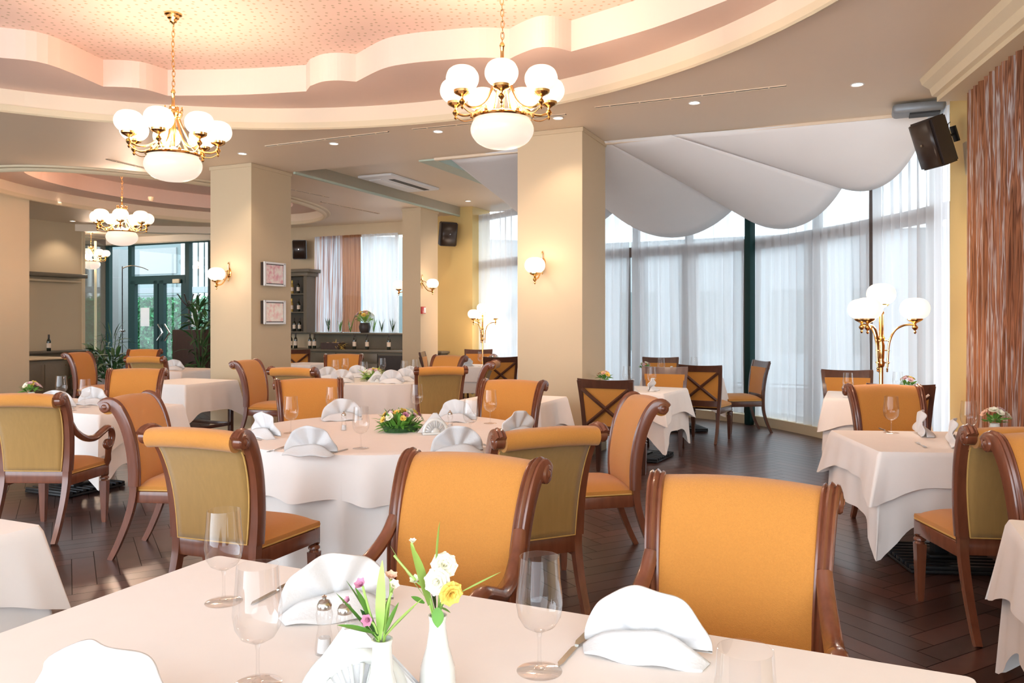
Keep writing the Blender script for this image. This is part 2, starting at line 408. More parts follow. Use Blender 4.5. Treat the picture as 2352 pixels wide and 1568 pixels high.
# left walls, vestibule
def wallbox(name, pts, z0, z1, m, label=None):
    bm = BM(); prism(bm, pts, z0, z1); o = obj(name, bm, m, smooth=False); struct(o, label); return o
wallbox('wall_left', polyUV([(-15.8,-3),(-15.62,-3),(-15.62,12.1),(-15.8,12.1)]), 0, CZ, 'wall_olive', 'olive wall behind the sideboard')
wallbox('trim_6', polyUV([(-15.80,12.1),(-15.60,12.1),(-15.60,12.17),(-15.80,12.17)]), 0, CZ-.06, 'cream', 'pale edge of the olive wall')
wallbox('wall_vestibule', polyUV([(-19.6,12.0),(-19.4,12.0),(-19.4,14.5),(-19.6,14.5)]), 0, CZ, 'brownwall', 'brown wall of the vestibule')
slab('ceiling', polyUV([(-19.6,9.0),(-17.6,9.0),(-17.6,14.6),(-19.6,14.6)]), [], CZ-.02, CZ+.16, 'ceil')
wallbox('trim_7', [(-9.62,17.20),(-4.9,18.05),(-4.9,18.3),(-9.62,17.45)], CZ-.15, CZ, 'ceil', 'beam in front of the vestibule')
# back wall (constant v = 14.4) : entrance glazing left, bar windows in the middle
VB = 14.4
def backpiece(name, px0, px1, z0, z1, m, label=None, t=.2):
    a = touv(*onV(px0, VB))[0]; b = touv(*onV(px1, VB))[0]
    return wallbox(name, polyUV([(a,VB),(b,VB),(b,VB+t),(a,VB+t)]), z0, z1, m, label)
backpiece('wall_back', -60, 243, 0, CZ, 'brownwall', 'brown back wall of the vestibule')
backpiece('wall_back', 480, 722, 0, CZ, 'wall', 'beige back wall behind the shelves')
backpiece('wall_back', 722, 1016, 0, 1.25, 'cabinet', 'olive panel wall under the bar windows')
backpiece('wall_back', 722, 1016, 3.34, CZ, 'wall', 'beige lintel over the bar windows')
wallbox('wall_back', polyUV([(touv(*onV(1014,VB))[0],14.0),(touv(*onV(1085,14.0))[0],14.0),(touv(*onV(1085,14.0))[0],14.8),(touv(*onV(1014,VB))[0],14.8)]), 0, CZ+.16, 'wall_yellow', 'ochre wall with a loudspeaker')
backpiece('wall_back', 243, 486, 3.42, CZ, 'ceil', 'beige lintel over the entrance glazing')
backpiece('wall_back', 243, 300, 0, .62, 'stone', 'low sill wall under the entrance glazing')
# right wall with pier
PD = Vector((.196, .981)); PN = Vector((-.981, .196))            # direction away from us, direction into the room
PC = Vector((4.10, 7.44))
def rw(s, off=0, z=None):                                        # s metres along the wall towards us, off metres into the room
    p = PC - PD*s + PN*off; return (p.x, p.y) if z is None else (p.x, p.y, z)
wallbox('wall_right', [rw(0), rw(8.5), rw(8.5,-.3), rw(-.05,-.3)], 0, CZ, 'wall_yellow', 'ochre right wall')
# cornice (curtain pelmet) of the right wall
bm = BM()
prof = [(0,-.2),(.30,-.2),(.30,-.16),(.34,-.15),(.36,-.09),(.42,-.05),(.44,0),(0,0)]
ra = [bm.verts.new((*rw(.62, q), CZ+z)) for q, z in prof]; rb = [bm.verts.new((*rw(6.5, q), CZ+z)) for q, z in prof]
for k in range(len(prof)): bm.faces.new((ra[k], ra[(k+1)%len(prof)], rb[(k+1)%len(prof)], rb[k]))
bm.faces.new(ra); bm.faces.new(rb[::-1])
struct(obj('trim_8', bm, 'cream', smooth=False), 'stepped cream pelmet over the striped curtain')

# ---------------------------------------------------------------- the glazed bay
bay = [(-1.25,16.9),(-.72,16.0),(.2,14.75),(1.62,13.35),(2.75,12.45),(3.5,11.6),(3.92,10.5),(4.2,9.25),(4.32,8.3),(4.22,7.5)]
bay = [(v.x, v.y) for v in spline([(*p, 0) for p in bay], 10)]
def offs(pts, d):
    out = []
    for i, p in enumerate(pts):
        a = pts[max(i-1,0)]; b = pts[min(i+1,len(pts)-1)]; t = Vector((b[0]-a[0], b[1]-a[1])).normalized()
        out.append((p[0]+t.y*-d*-1*-1, p[1]-t.x*-d*-1*-1) if False else (p[0]-t.y*d, p[1]+t.x*d))
    return out
glass_line = offs(bay, .16)                                       # outwards
def arclen(pts):
    s = [0]
    for a, b in zip(pts, pts[1:]): s.append(s[-1] + math.dist(a, b))
    return s
def curve_at(pts, S, s):
    s = max(0, min(s, S[-1]))
    for i in range(len(S)-1):
        if s <= S[i+1]:
            f = (s-S[i])/max(1e-9, S[i+1]-S[i]); a, b = pts[i], pts[i+1]
            return (a[0]+(b[0]-a[0])*f, a[1]+(b[1]-a[1])*f), Vector((b[0]-a[0], b[1]-a[1])).normalized()
def hit(pts, S, px):                                              # arc length where a sight line meets the curve
    k = (px-HX)/F
    for i in range(len(pts)-1):
        a, b = pts[i], pts[i+1]; fa = a[0]-k*a[1]; fb = b[0]-k*b[1]
        if fa*fb <= 0: return S[i] + (S[i+1]-S[i])*fa/(fa-fb)
    return S[-1] if px > 1600 else 0
BS, GS = arclen(bay), arclen(glass_line)
# plinth under the bay glazing
bm = BM(); n = len(bay); i_, o_ = offs(bay, -.06), offs(bay, .3)
lo = [bm.verts.new((*p, 0)) for p in i_]; mi_ = [bm.verts.new((*p, .13)) for p in i_]; mo = [bm.verts.new((*p, .13)) for p in o_]; oo = [bm.verts.new((*p, -.1)) for p in o_]
for i in range(n-1):
    for a, b in ((lo, mi_), (mi_, mo), (mo, oo)): bm.faces.new((a[i], a[i+1], b[i+1], b[i]))
struct(obj('baseboard_bay', bm, 'cream', smooth=True), 'pale plinth under the curved glazing')
mull = [1090, 1300, 1462, 1583, 1722, 1878, 2010, 2150, 2185]
ms = [hit(glass_line, GS, p) for p in mull]
for wi, (s0, s1) in enumerate(zip(ms, ms[1:])):
    dark = 'brown_frame'
    bm = BM()
    m_ = max(2, int((s1-s0)/.25))
    pts = [curve_at(glass_line, GS, s0+(s1-s0)*i/m_)[0] for i in range(m_+1)]
    for z0, z1, t in ((.1,.2,.035),(2.56,2.72,.05),(3.52,3.62,.03)):
        a = offs(pts, -t); b = offs(pts, t)
        R = [[bm.verts.new((*a[i], z0)), bm.verts.new((*a[i], z1)), bm.verts.new((*b[i], z1)), bm.verts.new((*b[i], z0))] for i in range(len(pts))]
        for p, q in zip(R, R[1:]):
            for k in range(4): bm.faces.new((p[k], p[(k+1)%4], q[(k+1)%4], q[k]))
        bm.faces.new(R[0]); bm.faces.new(R[-1][::-1])
    p, t = curve_at(glass_line, GS, s0)
    box(bm, (*p, 1.9), (.10, .09, 3.6), math.atan2(t.y, t.x))
    # opening sash inside each bay
    for f in (.12, .9):
        p, t = curve_at(glass_line, GS, s0+(s1-s0)*f); box(bm, (*p, 1.38), (.05, .05, 2.4), math.atan2(t.y, t.x))
    wo = obj('window_%d' % (wi+1), bm, dark, smooth=False); struct(wo, 'tall glazed section of the curved bay')
    bm = BM(); pp = [bm.verts.new((*p, .15)) for p in pts]; qq = [bm.verts.new((*p, 3.55)) for p in pts]
    for i in range(len(pts)-1): bm.faces.new((pp[i], pp[i+1], qq[i+1], qq[i]))
    obj('window_pane', bm, 'pane', wo)
# dark green posts standing free between the curtains
for px, zt in ((1722, 3.9), (1088, 3.75)):
    s = hit(bay, BS, px); p, t = curve_at(bay, BS, s); d = Vector(p).normalized()*.12
    bm = BM(); box(bm, (p[0]-d.x, p[1]-d.y, zt/2), (.11, .11, zt), math.atan2(t.y, t.x), bev=.01)
    struct(obj('trim_%d' % (9 if px > 1500 else 10), bm, 'green_frame'), 'dark green steel post of the bay')
# ---------------------------------------------------------------- curtains
def ribbon(name, pts, s0, s1, z0, z1, m, amp=.035, wl=.13, off=0, seed=0, top_gather=.6, hemz=.0, label='', cat='curtain', group=None):
    S = arclen(pts); rn = random.Random(seed); L = s1-s0; nx = max(8, int(L/(wl/7))); nz = 14
    ph = [rn.uniform(0, 6.28) for _ in range(6)]; lean = [rn.uniform(-1, 1) for _ in range(4)]
    def fn(a, b):
        s = s0+L*a; z = z0+(z1-z0)*b
        sway = .05*math.sin(s*1.7+ph[0]+b*1.5)*(1-b)
        (x, y), t = curve_at(pts, S, max(0, min(S[-1], s+sway))); nn = Vector((-t.y, t.x))
        k = 2*PI*s/wl + .9*math.sin(s*2.3+ph[1]) + .6*math.sin(s*5.1+ph[2]+b*1.1)
        d = amp*(.75+.35*math.sin(s*3.7+ph[3]+b*2))*(math.sin(k)+.25*math.sin(2*k+ph[4]))*(1-.35*b*top_gather)
        return (x+nn.x*(d+off), y+nn.y*(d+off), z + (hemz*math.sin(k*.5) if b == 0 else 0))
    bm = BM(); bm.loops.layers.uv.new('UVMap')
    grid(bm, nx, nz, fn, uvs=lambda a, b: (a*L, b*(z1-z0)))
    o = obj(name, bm, m); tag(o, label, cat, group); return o
cg = 'sheer curtains round the bay'
for i, (p0, p1, lab) in enumerate([(1092,1240,'white sheer curtain beside the dark green post, left of the right pillar'),(1240,1446,'white sheer curtain immediately right of the big pillar'),
        (1449,1714,'white sheer curtain left of the dark green post, behind the cross-back chairs'),(1731,2003,'wide white sheer curtain right of the dark green post'),
        (2006,2184,'white sheer curtain behind the brass floor lamp, next to the ochre wall')]):
    ribbon('sheer_curtain', bay, hit(bay, BS, p0)+.01, hit(bay, BS, p1)-.01, .09 if i != 2 else .14, 3.62, 'sheer', amp=.04, wl=.17, seed=i+3, label=lab, group=cg)
# striped curtain in front of the right wall
rwp = [rw(.86+.2*i, .14) for i in range(20)]
ribbon('striped_curtain', rwp, 0, 3.6, .03, 3.42, 'stripe', amp=.05, wl=.12, seed=11, label='tall copper, brown and white striped curtain hanging at the right edge')
# bar window curtains
def barpts(p0, p1, v=VB-.08):
    a = onV(p0, v); b = onV(p1, v); return [(a[0]+(b[0]-a[0])*i/12, a[1]+(b[1]-a[1])*i/12) for i in range(13)]
for p0, p1, m, lab in ((722,786,'stripe_pale','pale copper and white striped curtain left in the bar window'),(786,829,'copper','plain copper curtain in the middle of the bar window'),
                       (829,914,'stripe_pale','bright white sheer curtain right in the bar window'),(950,1016,'stripe','narrow striped curtain right of the narrow pillar')):
    q = barpts(p0, p1); mm = 'sheer' if (p0 == 829) else m
    ribbon('bar_curtain', q, 0, arclen(q)[-1], 1.26, 3.36, mm, amp=.03, wl=.14, seed=p0, label=lab, group='curtains of the bar window')
bm = BM()
for p in (724, 786, 850, 912, 1014):
    x, y = onV(p, VB+.1); box(bm, (x, y, 2.25), (.06, .06, 2.3), -T)
wo = obj("window_9", bm, 'whitepaint', smooth=False); struct(wo, 'bar window')
bm = BM(); a = onV(722, VB+.1); b = onV(1016, VB+.1)
bm.faces.new([bm.verts.new((*a, 1.12)), bm.verts.new((*b, 1.12)), bm.verts.new((*b, 3.36)), bm.verts.new((*a, 3.36))]); obj('window_pane', bm, 'pane', wo)
# ---------------------------------------------------------------- fabric swags under the bay ceiling
S0 = [(-.80,10.25,3.6), (.15,9.62,3.6), (1.10,9.27,3.6), (1.80,8.96,3.6), (4.05,8.05,3.58)]
E0 = [(.02,14.2,3.52), (1.60,12.65,3.22), (3.10,11.15,3.07), (3.84,9.25,3.05), (4.12,7.8,3.62)]
sagd = [.36, .38, .36, .30]
for i, lab in enumerate(['white fabric swag seen left of the right pillar','white fabric swag immediately right of the pillar top, first full scallop',
                         'broad middle white fabric swag sagging over the dark green post','broad white fabric swag ending beside the black loudspeaker']):
    a0, a1, b0, b1 = (Vector(q) for q in (S0[i], S0[i+1], E0[i], E0[i+1]))
    dd = sagd[i]
    def fn(t, s):
        p = a0.lerp(a1, t).lerp(b0.lerp(b1, t), s)
        p.z -= dd*4*t*(1-t)*(s**.9)
        # the free end bellies outward
        out = (b0.lerp(b1, t)-a0.lerp(a1, t)); out.z = 0
        p += out.normalized()*(.12*4*t*(1-t)*s)
        return p
    bm = BM(); grid(bm, 24, 14, fn)
    o = obj('ceiling_swag', bm, 'swag'); tag(o, lab, 'fabric', 'fabric swags of the bay ceiling')
    md = o.modifiers.new('Solidify', 'SOLIDIFY'); md.thickness = .008

# ================================================================ ENTRANCE
ent = [(243,'left'),(330,'')]
def onVB(px, off=0): x, y = onV(px, VB+off); return x, y
def vbar(bm, px, z0, z1, w, d=.1, off=.05): x, y = onVB(px, off); box(bm, (x, y, (z0+z1)/2), (w, d, z1-z0), -T)
def hbar(bm, p0, p1, z, h, d=.1, off=.05):
    a = onVB(p0, off); b = onVB(p1, off); box(bm, ((a[0]+b[0])/2, (a[1]+b[1])/2, z), (math.dist(a, b), d, h), -T)
bm = BM(); vbar(bm, 250, .62, 3.42, .14); vbar(bm, 302, 0, 3.42, .12, off=.06); vbar(bm, 433, 0, 3.42, .13); vbar(bm, 484, 0, 3.42, .08)
hbar(bm, 244, 302, .62, .07); hbar(bm, 244, 484, 3.42, .06)
wo = obj('window_10', bm, 'green_frame', smooth=False); struct(wo, 'dark green framed entrance glazing')
bm = BM(); a = onVB(244, .06); b = onVB(484, .06)
bm.faces.new([bm.verts.new((*a, 2.62)), bm.verts.new((*b, 2.62)), bm.verts.new((*b, 3.42)), bm.verts.new((*a, 3.42))])
a2 = onVB(302, .06); a3 = onVB(433, .06)
bm.faces.new([bm.verts.new((*a, .62)), bm.verts.new((*a2, .62)), bm.verts.new((*a2, 2.6)), bm.verts.new((*a, 2.6))])
bm.faces.new([bm.verts.new((*a3, .05)), bm.verts.new((*b, .05)), bm.verts.new((*b, 2.6)), bm.verts.new((*a3, 2.6))])
obj('window_pane', bm, 'pane', wo, smooth=False)
for k, (p0, p1) in enumerate(((301,367),(367,430))):
    bm = BM(); vbar(bm, p0+7, 0, 2.5, .15); vbar(bm, p1-6, 0, 2.5, .13); hbar(bm, p0, p1, .09, .18); hbar(bm, p0, p1, 2.52, .2)
    d = obj('door_%d' % (k+1), bm, 'green_frame', smooth=False); struct(d, 'dark green glazed door leaf')
    bm = BM(); a = onVB(p0+10, .06); b = onVB(p1-9, .06)
    bm.faces.new([bm.verts.new((*a, .15)), bm.verts.new((*b, .15)), bm.verts.new((*b, 2.45)), bm.verts.new((*a, 2.45))]); obj('door_pane', bm, 'pane', d)
    bm = BM(); x, y = onVB(p1-4 if k == 0 else p0+8, -.06); sgn = 1 if k == 0 else -1
    tube(bm, [(x, y+.0, 1.42), (x+.13, y-.06, 1.22), (x-.02, y, 1.02)] if k == 0 else [(x+.03, y, 1.42), (x+.18, y-.06, 1.22), (x+.03, y, 1.02)], .02, 6)
    obj('door_handle', bm, 'steel', d)
# papers on the glass
for px, w, h, z, lab in ((333,.30,.46,1.6,'white paper notice on the left entrance door'),(447,.2,.48,1.6,'white paper notice on the glazing right of the entrance doors')):
    x, y = onVB(px, -.01); bm = BM(); box(bm, (x, y, z), (w, .004, h), -T); tag(obj('notice', bm, 'paper_white', smooth=False), lab, 'paper')
x, y = onVB(405, -.04); bm = BM(); box(bm, (x, y, 2.47), (.22, .05, .1), -T, bev=.01); tag(obj('door_closer', bm, 'cream'), 'small beige box above the right entrance door', 'fitting')
# ---------------------------------------------------------------- outside
bm = BM(); prism(bm, [(-40,10),(-24,14),uv(-24,14.62),uv(-4.8,14.62),(0.2,17.2),(3,14),(4.6,12),(4.9,7),(30,2),(30,40),(-40,40)], -.3, -.13); struct(obj('floor_street', bm, 'street', smooth=False), 'grey street paving outside')
# hedge wall beyond the entrance
hy = lambda px, off: onV(px, 17.6+off)
a, b = hy(270, 0), hy(560, 0); L = math.dist(a, b)
bm = BM(); dirv = Vector((b[0]-a[0], b[1]-a[1])).normalized(); rn = random.Random(2)
prism(bm, [a, b, (b[0]+.3*dirv.y*-1, b[1]+.3*dirv.x), (a[0]-.3*dirv.y, a[1]+.3*dirv.x)], -.13, 2.15)
for i in range(5200):
    s = rn.random()*L; z = rn.uniform(.05, 2.2); p = Vector((a[0]+dirv.x*s, a[1]+dirv.y*s, z)); q = rn.uniform(.05,.1)
    n1 = Vector((rn.uniform(-1,1), rn.uniform(-1,1), rn.uniform(-1,1))).normalized(); n2 = Vector((rn.uniform(-1,1), rn.uniform(-1,1), rn.uniform(-1,1))).normalized()
    p += Vector((dirv.y, -dirv.x, 0))*rn.uniform(.01,.09)
    bm.faces.new([bm.verts.new(p+n1*q), bm.verts.new(p+n2*q*.6), bm.verts.new(p-n1*q), bm.verts.new(p-n2*q*.6)])
tag(obj('hedge', bm, 'hedge', smooth=False), 'dense green hedge wall outside the entrance doors', 'hedge', kind='stuff')
def street_block(name, p0, p1, v, z0, z1, d, m, lab, cat='building', extra=None):
    a = onV(p0, v); b = onV(p1, v); t = thing(name, lab, cat, (a[0], a[1], 0), -T); w = math.dist(a, b)
    bm = BM(); box(bm, (w/2, d/2, (z0+z1)/2), (w, d, z1-z0)); obj('wall', bm, m, t, smooth=False)
    if extra: extra(t, w)
    return t
def slats(t, w):
    n = 13
    for i in range(n):
        bm = BM(); box(bm, (w*(.52+.48*i/(n-1)), -.12, 3.3), (.09, .12, 2.3)); obj('fin', bm, 'whitepaint', t, smooth=False)
    bm = BM(); box(bm, (w*.25, -.02, 3.6), (w*.42, .05, .9)); obj('panel', bm, 'stone', t, smooth=False)
    bm = BM(); box(bm, (w*.25, -.02, 2.7), (w*.42, .05, .6)); obj('panel', bm, 'facade_pale', t, smooth=False)
street_block('office_building', 258, 600, 20.5, -.1, 5.2, 1, 'facade_pale', 'pale building with white vertical fins seen above the hedge', extra=slats)
street_block('fence_beam', 255, 560, 17.5, 2.33, 2.5, .3, 'facade', 'blue grey beam running along the top of the hedge', 'beam')
street_block('stone_pillar', 255, 272, 16.6, -.1, 3.6, .4, 'stone', 'pale stone clad post left of the hedge', 'post')
# facades across the street outside the bay
for k, (x, y, w, h, rz, lab) in enumerate([(-2,27,9,4.3,.25,'low blue grey building outside, left part of the bay view'),(7.5,21,10,3.8,-.5,'low blue grey building outside, middle of the bay view'),(13,13,9,3.8,-1.1,'low blue grey building outside, right part of the bay view')]):
    t = thing('street_building', lab, 'building', (x, y, 0), rz, 'buildings outside the bay')
    bm = BM(); box(bm, (0,0,h/2-.1), (w, 2, h)); obj('wall', bm, 'facade', t, smooth=False)
    for i in range(5):
        bm = BM(); box(bm, (-w/2+w*(i+.5)/5, -1.0, 1.5), (w*.1, .06, 1.6)); obj('shop_window', bm, 'facade_pale', t, smooth=False)
# ================================================================ CHAIRS
def seat_parts(t, wood, fabric='gold'):
    wr, wf, y0, y1 = .215, .25, -.225, .25
    bm = BM(); N = 14
    def q(a, b, z, k=1): # rounded trapezoid
        aa = 2*a-1; bb = 2*b-1
        w = wr + (wf-wr)*b
        return Vector((aa*w*k, y0+(y1-y0)*b + .02*b*(1-aa*aa), z))
    def top(a, b):
        aa = 2*a-1; bb = 2*b-1
        return q(a, b, .462 + .05*(1-abs(aa)**5)*(1-abs(bb)**5))
    vs = grid(bm, N, N, top)
    loop = [vs[i][0] for i in range(N)] + [vs[N][j] for j in range(N)] + [vs[i][N] for i in range(N, 0, -1)] + [vs[0][j] for j in range(N, 0, -1)]
    r2 = [bm.verts.new((v.co.x*1.012, v.co.y*1.006, .448)) for v in loop]; r3 = [bm.verts.new((v.co.x, v.co.y, .432)) for v in loop]
    n = len(loop)
    for A, B in ((loop, r2), (r2, r3)):
        for i in range(n): bm.faces.new((A[i], A[(i+1)%n], B[(i+1)%n], B[i]))
    bm.faces.new(r3[::-1])
    s = obj('seat', bm, fabric, t)
    bm = BM(); tube(bm, [(v.co.x*1.004, v.co.y*1.004, .436) for v in s.data.vertices[0:0]] or [(-wf,y1,.436),(wf,y1,.436)], .004, 6)
    bm.free()
    bm = BM(); pl = [(-wr-.003,y0+.02,.438),(-wf-.003,y1-.01,.438),(-wf*.5,y1+.012,.438),(0,y1+.02,.438),(wf*.5,y1+.012,.438),(wf+.003,y1-.01,.438),(wr+.003,y0+.02,.438)]
    tube(bm, pl, .0045, 6); obj('piping', bm, 'piping', s)
    bm = BM()
    for sx in (-1, 1):
        a = Vector((sx*.215, -.22, .395)); b = Vector((sx*.245, .235, .395)); d = b-a
        box(bm, (a+b)/2, (.024, d.length, .072), -math.atan2(d.x, d.y), bev=.004)
    box(bm, (0, .243, .395), (.49, .024, .072), bev=.004)
    obj('seat_frame', bm, wood, t)
    for sx in (-1, 1):
        bm = BM(); x = sx*.232; y = .225
        box(bm, (x, y, .395), (.046, .046, .085), bev=.004)
        R = [(.030,.352),(.024,.345),(.031,.335),(.031,.327),(.022,.32),(.027,.31)]
        lathe(bm, R, 14, (x, y, 0))
        a = [bm.verts.new((x+i*.026, y+j*.026, .31)) for i, j in ((-1,-1),(1,-1),(1,1),(-1,1))]
        m_ = [bm.verts.new((x+i*.017, y+j*.017, .03)) for i, j in ((-1,-1),(1,-1),(1,1),(-1,1))]
        b = [bm.verts.new((x+i*.014, y+j*.014, 0)) for i, j in ((-1,-1),(1,-1),(1,1),(-1,1))]
        for A, B in ((a, m_), (m_, b)):
            for k in range(4): bm.faces.new((A[k], A[(k+1)%4], B[(k+1)%4], B[k]))
        bm.faces.new(a); bm.faces.new(b[::-1])
        obj('leg', bm, wood, t)
def arch(x, w): return -.018*(1-(x/w)**2)          # the back is slightly dished in plan
def scroll_chair(label, arms=False, wood='wood', wide=1.0):
    t = thing('upholstered_armchair' if arms else 'upholstered_dining_chair', label, 'chair')
    seat_parts(t, wood)
    sec = [(-.024,-.030),(.024,-.030),(.026,-.01),(.026,.022),(.022,.034),(.016,.037),(.011,.031),(.0065,.037),(0,.042),(-.0065,.037),(-.011,.031),(-.016,.037),(-.022,.034),(-.026,.022),(-.026,-.01)]
    leg_p = [(v.x, v.y) for v in spline([(-.385,0,0),(-.335,.10,0),(-.275,.25,0),(-.24,.38,0),(-.232,.47,0)], 4)]
    st_p = [(v.x, v.y) for v in spline([(-.232,.465,0),(-.230,.58,0),(-.24,.70,0),(-.262,.81,0),(-.298,.905,0),(-.34,.968,0),(-.383,.982,0),(-.410,.962,0)], 4)]
    XW = [.226, .264]
    for sx in (-1, 1):
        bm = BM(); n = len(leg_p)
        sweepyz(bm, leg_p, [(-.019,-.02),(.019,-.02),(.019,.02),(-.019,.02)], [sx*.222]*n, [.8+.35*i/n for i in range(n)]); obj('leg', bm, wood, t)
        bm = BM(); n = len(st_p)
        sweepyz(bm, st_p, sec, [sx*(XW[0]+(XW[1]-XW[0])*min(1, i/n*1.1)) for i in range(n)], [.95+.1*i/n for i in range(n)])
        lathe(bm, [(0,-.027),(.03,-.027),(.036,-.02),(.036,.02),(.03,.027),(.018,.029),(.016,.026),(.009,.032),(0,.033)], 16, (sx*XW[1], -.388, .965), axis=Matrix.Rotation(sx*PI/2, 4, 'Y'))
        obj('stile', bm, wood, t)
    bm = BM(); box(bm, (0, -.236, .425), (.44, .035, .085), bev=.005); obj('back_rail', bm, wood, t)
    front = [(-.205,.452),(-.198,.50),(-.196,.58),(-.205,.68),(-.225,.78),(-.256,.87),(-.293,.94),(-.338,.99),(-.385,1.006),(-.425,.995),(-.438,.96),(-.422,.925),(-.388,.915),(-.358,.925)]
    backp = [(-.315,.885),(-.283,.80),(-.260,.70),(-.250,.58),(-.250,.47)]
    loop = [(v.x, v.y) for v in spline([(*p, 0) for p in front], 3)] + backp
    N = 12; bm = BM(); rings = []
    for i in range(N+1):
        a = 2*i/N-1; ring = []
        for k, (y, z) in enumerate(loop):
            w = XW[0]-.024 + (XW[1]-XW[0])*min(1, max(0, (z-.45)/.45)); x = a*w
            edge = (1-abs(a)**6)
            crown = .012*(1-a*a)*max(0, min(1, (z-.6)/.4))
            bul = .010*edge if k < len(loop)-len(backp) else 0
            ring.append(bm.verts.new((x, y + arch(x, w)*max(0, min(1, (z-.45)/.3)) + bul, z + crown)))
        rings.append(ring)
    m_ = len(loop)
    for A, B in zip(rings, rings[1:]):
        for k in range(m_): bm.faces.new((A[k], A[(k+1)%m_], B[(k+1)%m_], B[k]))
    bm.faces.new(rings[0]); bm.faces.new(rings[-1][::-1])
    br = obj('backrest', bm, 'gold', t)
    # rear panel with its own satin cloth
    bp = [(v.x, v.y) for v in spline([(-.352,.93,0),(-.322,.885,0),(-.290,.80,0),(-.267,.70,0),(-.257,.58,0),(-.257,.47,0)], 3)]
    bm = BM()
    def fn(a, b):
        k = b*(len(bp)-1); i = min(len(bp)-2, int(k)); f = k-i
        y = bp[i][0]*(1-f)+bp[i+1][0]*f; z = bp[i][1]*(1-f)+bp[i+1][1]*f
        w = XW[0]-.029 + (XW[1]-XW[0])*min(1, (z-.45)/.45); x = (2*a-1)*w
        return Vector((x, y + arch(x, w)*max(0, min(1, (z-.45)/.3)) - .003, z))
    grid(bm, 12, 14, fn); p = obj('back_panel', bm, 'olive', t, label='duller olive gold rear panel'); md = p.modifiers.new('Solidify', 'SOLIDIFY'); md.thickness = .006
    bm = BM(); ed = [fn(0,b/10) for b in range(1, 11)]+[fn(a/8,1) for a in range(1, 8)]+[fn(1,1-b/10) for b in range(0, 10)]
    tube(bm, [(q.x, q.y-.004, q.z) for q in ed], .004, 6); obj('piping', bm, 'piping', p)
    if arms:
        for sx in (-1, 1):
            path = spline([(.245,-.235,.80),(.254,-.19,.735),(.270,-.10,.675),(.282,.0,.662),(.288,.08,.69),(.29,.15,.712),(.29,.205,.69),(.288,.225,.64),(.286,.205,.585),(.285,.165,.57),(.285,.14,.59),(.285,.15,.615),(.285,.17,.618)], 5)
            n = len(path); rad = [.021 + .004*math.sin(PI*min(1, i/n*1.4)) if i < n*.72 else .021*(1-(i/n-.72)*1.6) for i in range(n)]
            bm = BM(); tube(bm, [(sx*p.x, p.y, p.z) for p in path], rad, 10, sx=1.1)
            lathe(bm, [(0,-.02),(.03,-.02),(.034,0),(.03,.02),(0,.022)], 14, (sx*.285,.175,.595), axis=Matrix.Rotation(PI/2, 4, 'Y'))
            tube(bm, [(sx*.285,.185,.57),(sx*.278,.19,.52),(sx*.262,.215,.47),(sx*.245,.22,.43)], [.026,.021,.024,.022], 10)
            obj('arm', bm, wood, t)
    return t
def cross_chair(label, wood='wood_dark'):
    t = thing('cross_back_dining_chair', label, 'chair'); seat_parts(t, wood)
    path = [(v.x, v.y) for v in spline([(-.36,0,0),(-.30,.12,0),(-.25,.28,0),(-.235,.44,0),(-.238,.60,0),(-.262,.78,0),(-.305,.95,0)], 4)]
    n = len(path); xs = [.205+.045*(max(0, z-.3)/.65) for y, z in path]
    for sx in (-1, 1):
        k = next(i for i, p in enumerate(path) if p[1] > .45)
        sq = [(-.02,-.018),(.02,-.018),(.02,.018),(-.02,.018)]
        bm = BM(); sweepyz(bm, path[:k+1], sq, [sx*x for x in xs[:k+1]], [.8+.2*i/k for i in range(k+1)]); obj('leg', bm, wood, t)
        bm = BM(); sweepyz(bm, path[k:], sq, [sx*x for x in xs[k:]]); obj('stile', bm, wood, t)
    def yy(z):
        for a, b in zip(path, path[1:]):
            if a[1] <= z <= b[1]: return a[0]+(b[0]-a[0])*(z-a[1])/(b[1]-a[1])
        return path[-1][0]
    def slatz(z0, z1, w0, w1, th, nm, mt, par, off=0):
        bm = BM(); R = []
        for i in range(9):
            a = 2*i/8-1
            R.append([bm.verts.new((a*(w0 if z == z0 else w1), yy(z)+d+off-.014*(1-a*a), z + (-.012*(1-a*a) if z == z1 and nm == 'top_rail' else 0))) for z, d in ((z0,-th/2),(z1,-th/2),(z1,th/2),(z0,th/2))])
        for A, B in zip(R, R[1:]):
            for k in range(4): bm.faces.new((A[k], A[(k+1)%4], B[(k+1)%4], B[k]))
        bm.faces.new(R[0]); bm.faces.new(R[-1][::-1]); return obj(nm, bm, mt, par, smooth=False)
    slatz(.875, .965, .255, .268, .03, 'top_rail', wood, t)
    slatz(.45, .52, .215, .218, .03, 'lower_rail', wood, t)
    slatz(.52, .875, .205, .235, .028, 'backrest', 'gold', t, .012)
    for s in (-1, 1):
        a = Vector((-s*.19, yy(.52)-.022, .53)); b = Vector((s*.225, yy(.87)-.028, .87)); m_ = (a+b)/2 + Vector((0,-.012,0))
        bm = BM(); tube(bm, [a, (a+m_)/2+Vector((0,-.004,0)), m_, (b+m_)/2+Vector((0,-.004,0)), b], .018, 4, sx=.8); obj('cross_bar', bm, wood, t, smooth=False)
    return t
PROTO = {}
def face(dx, dy): return math.atan2(-dx, dy)           # rotation that turns the chair front to (dx, dy)
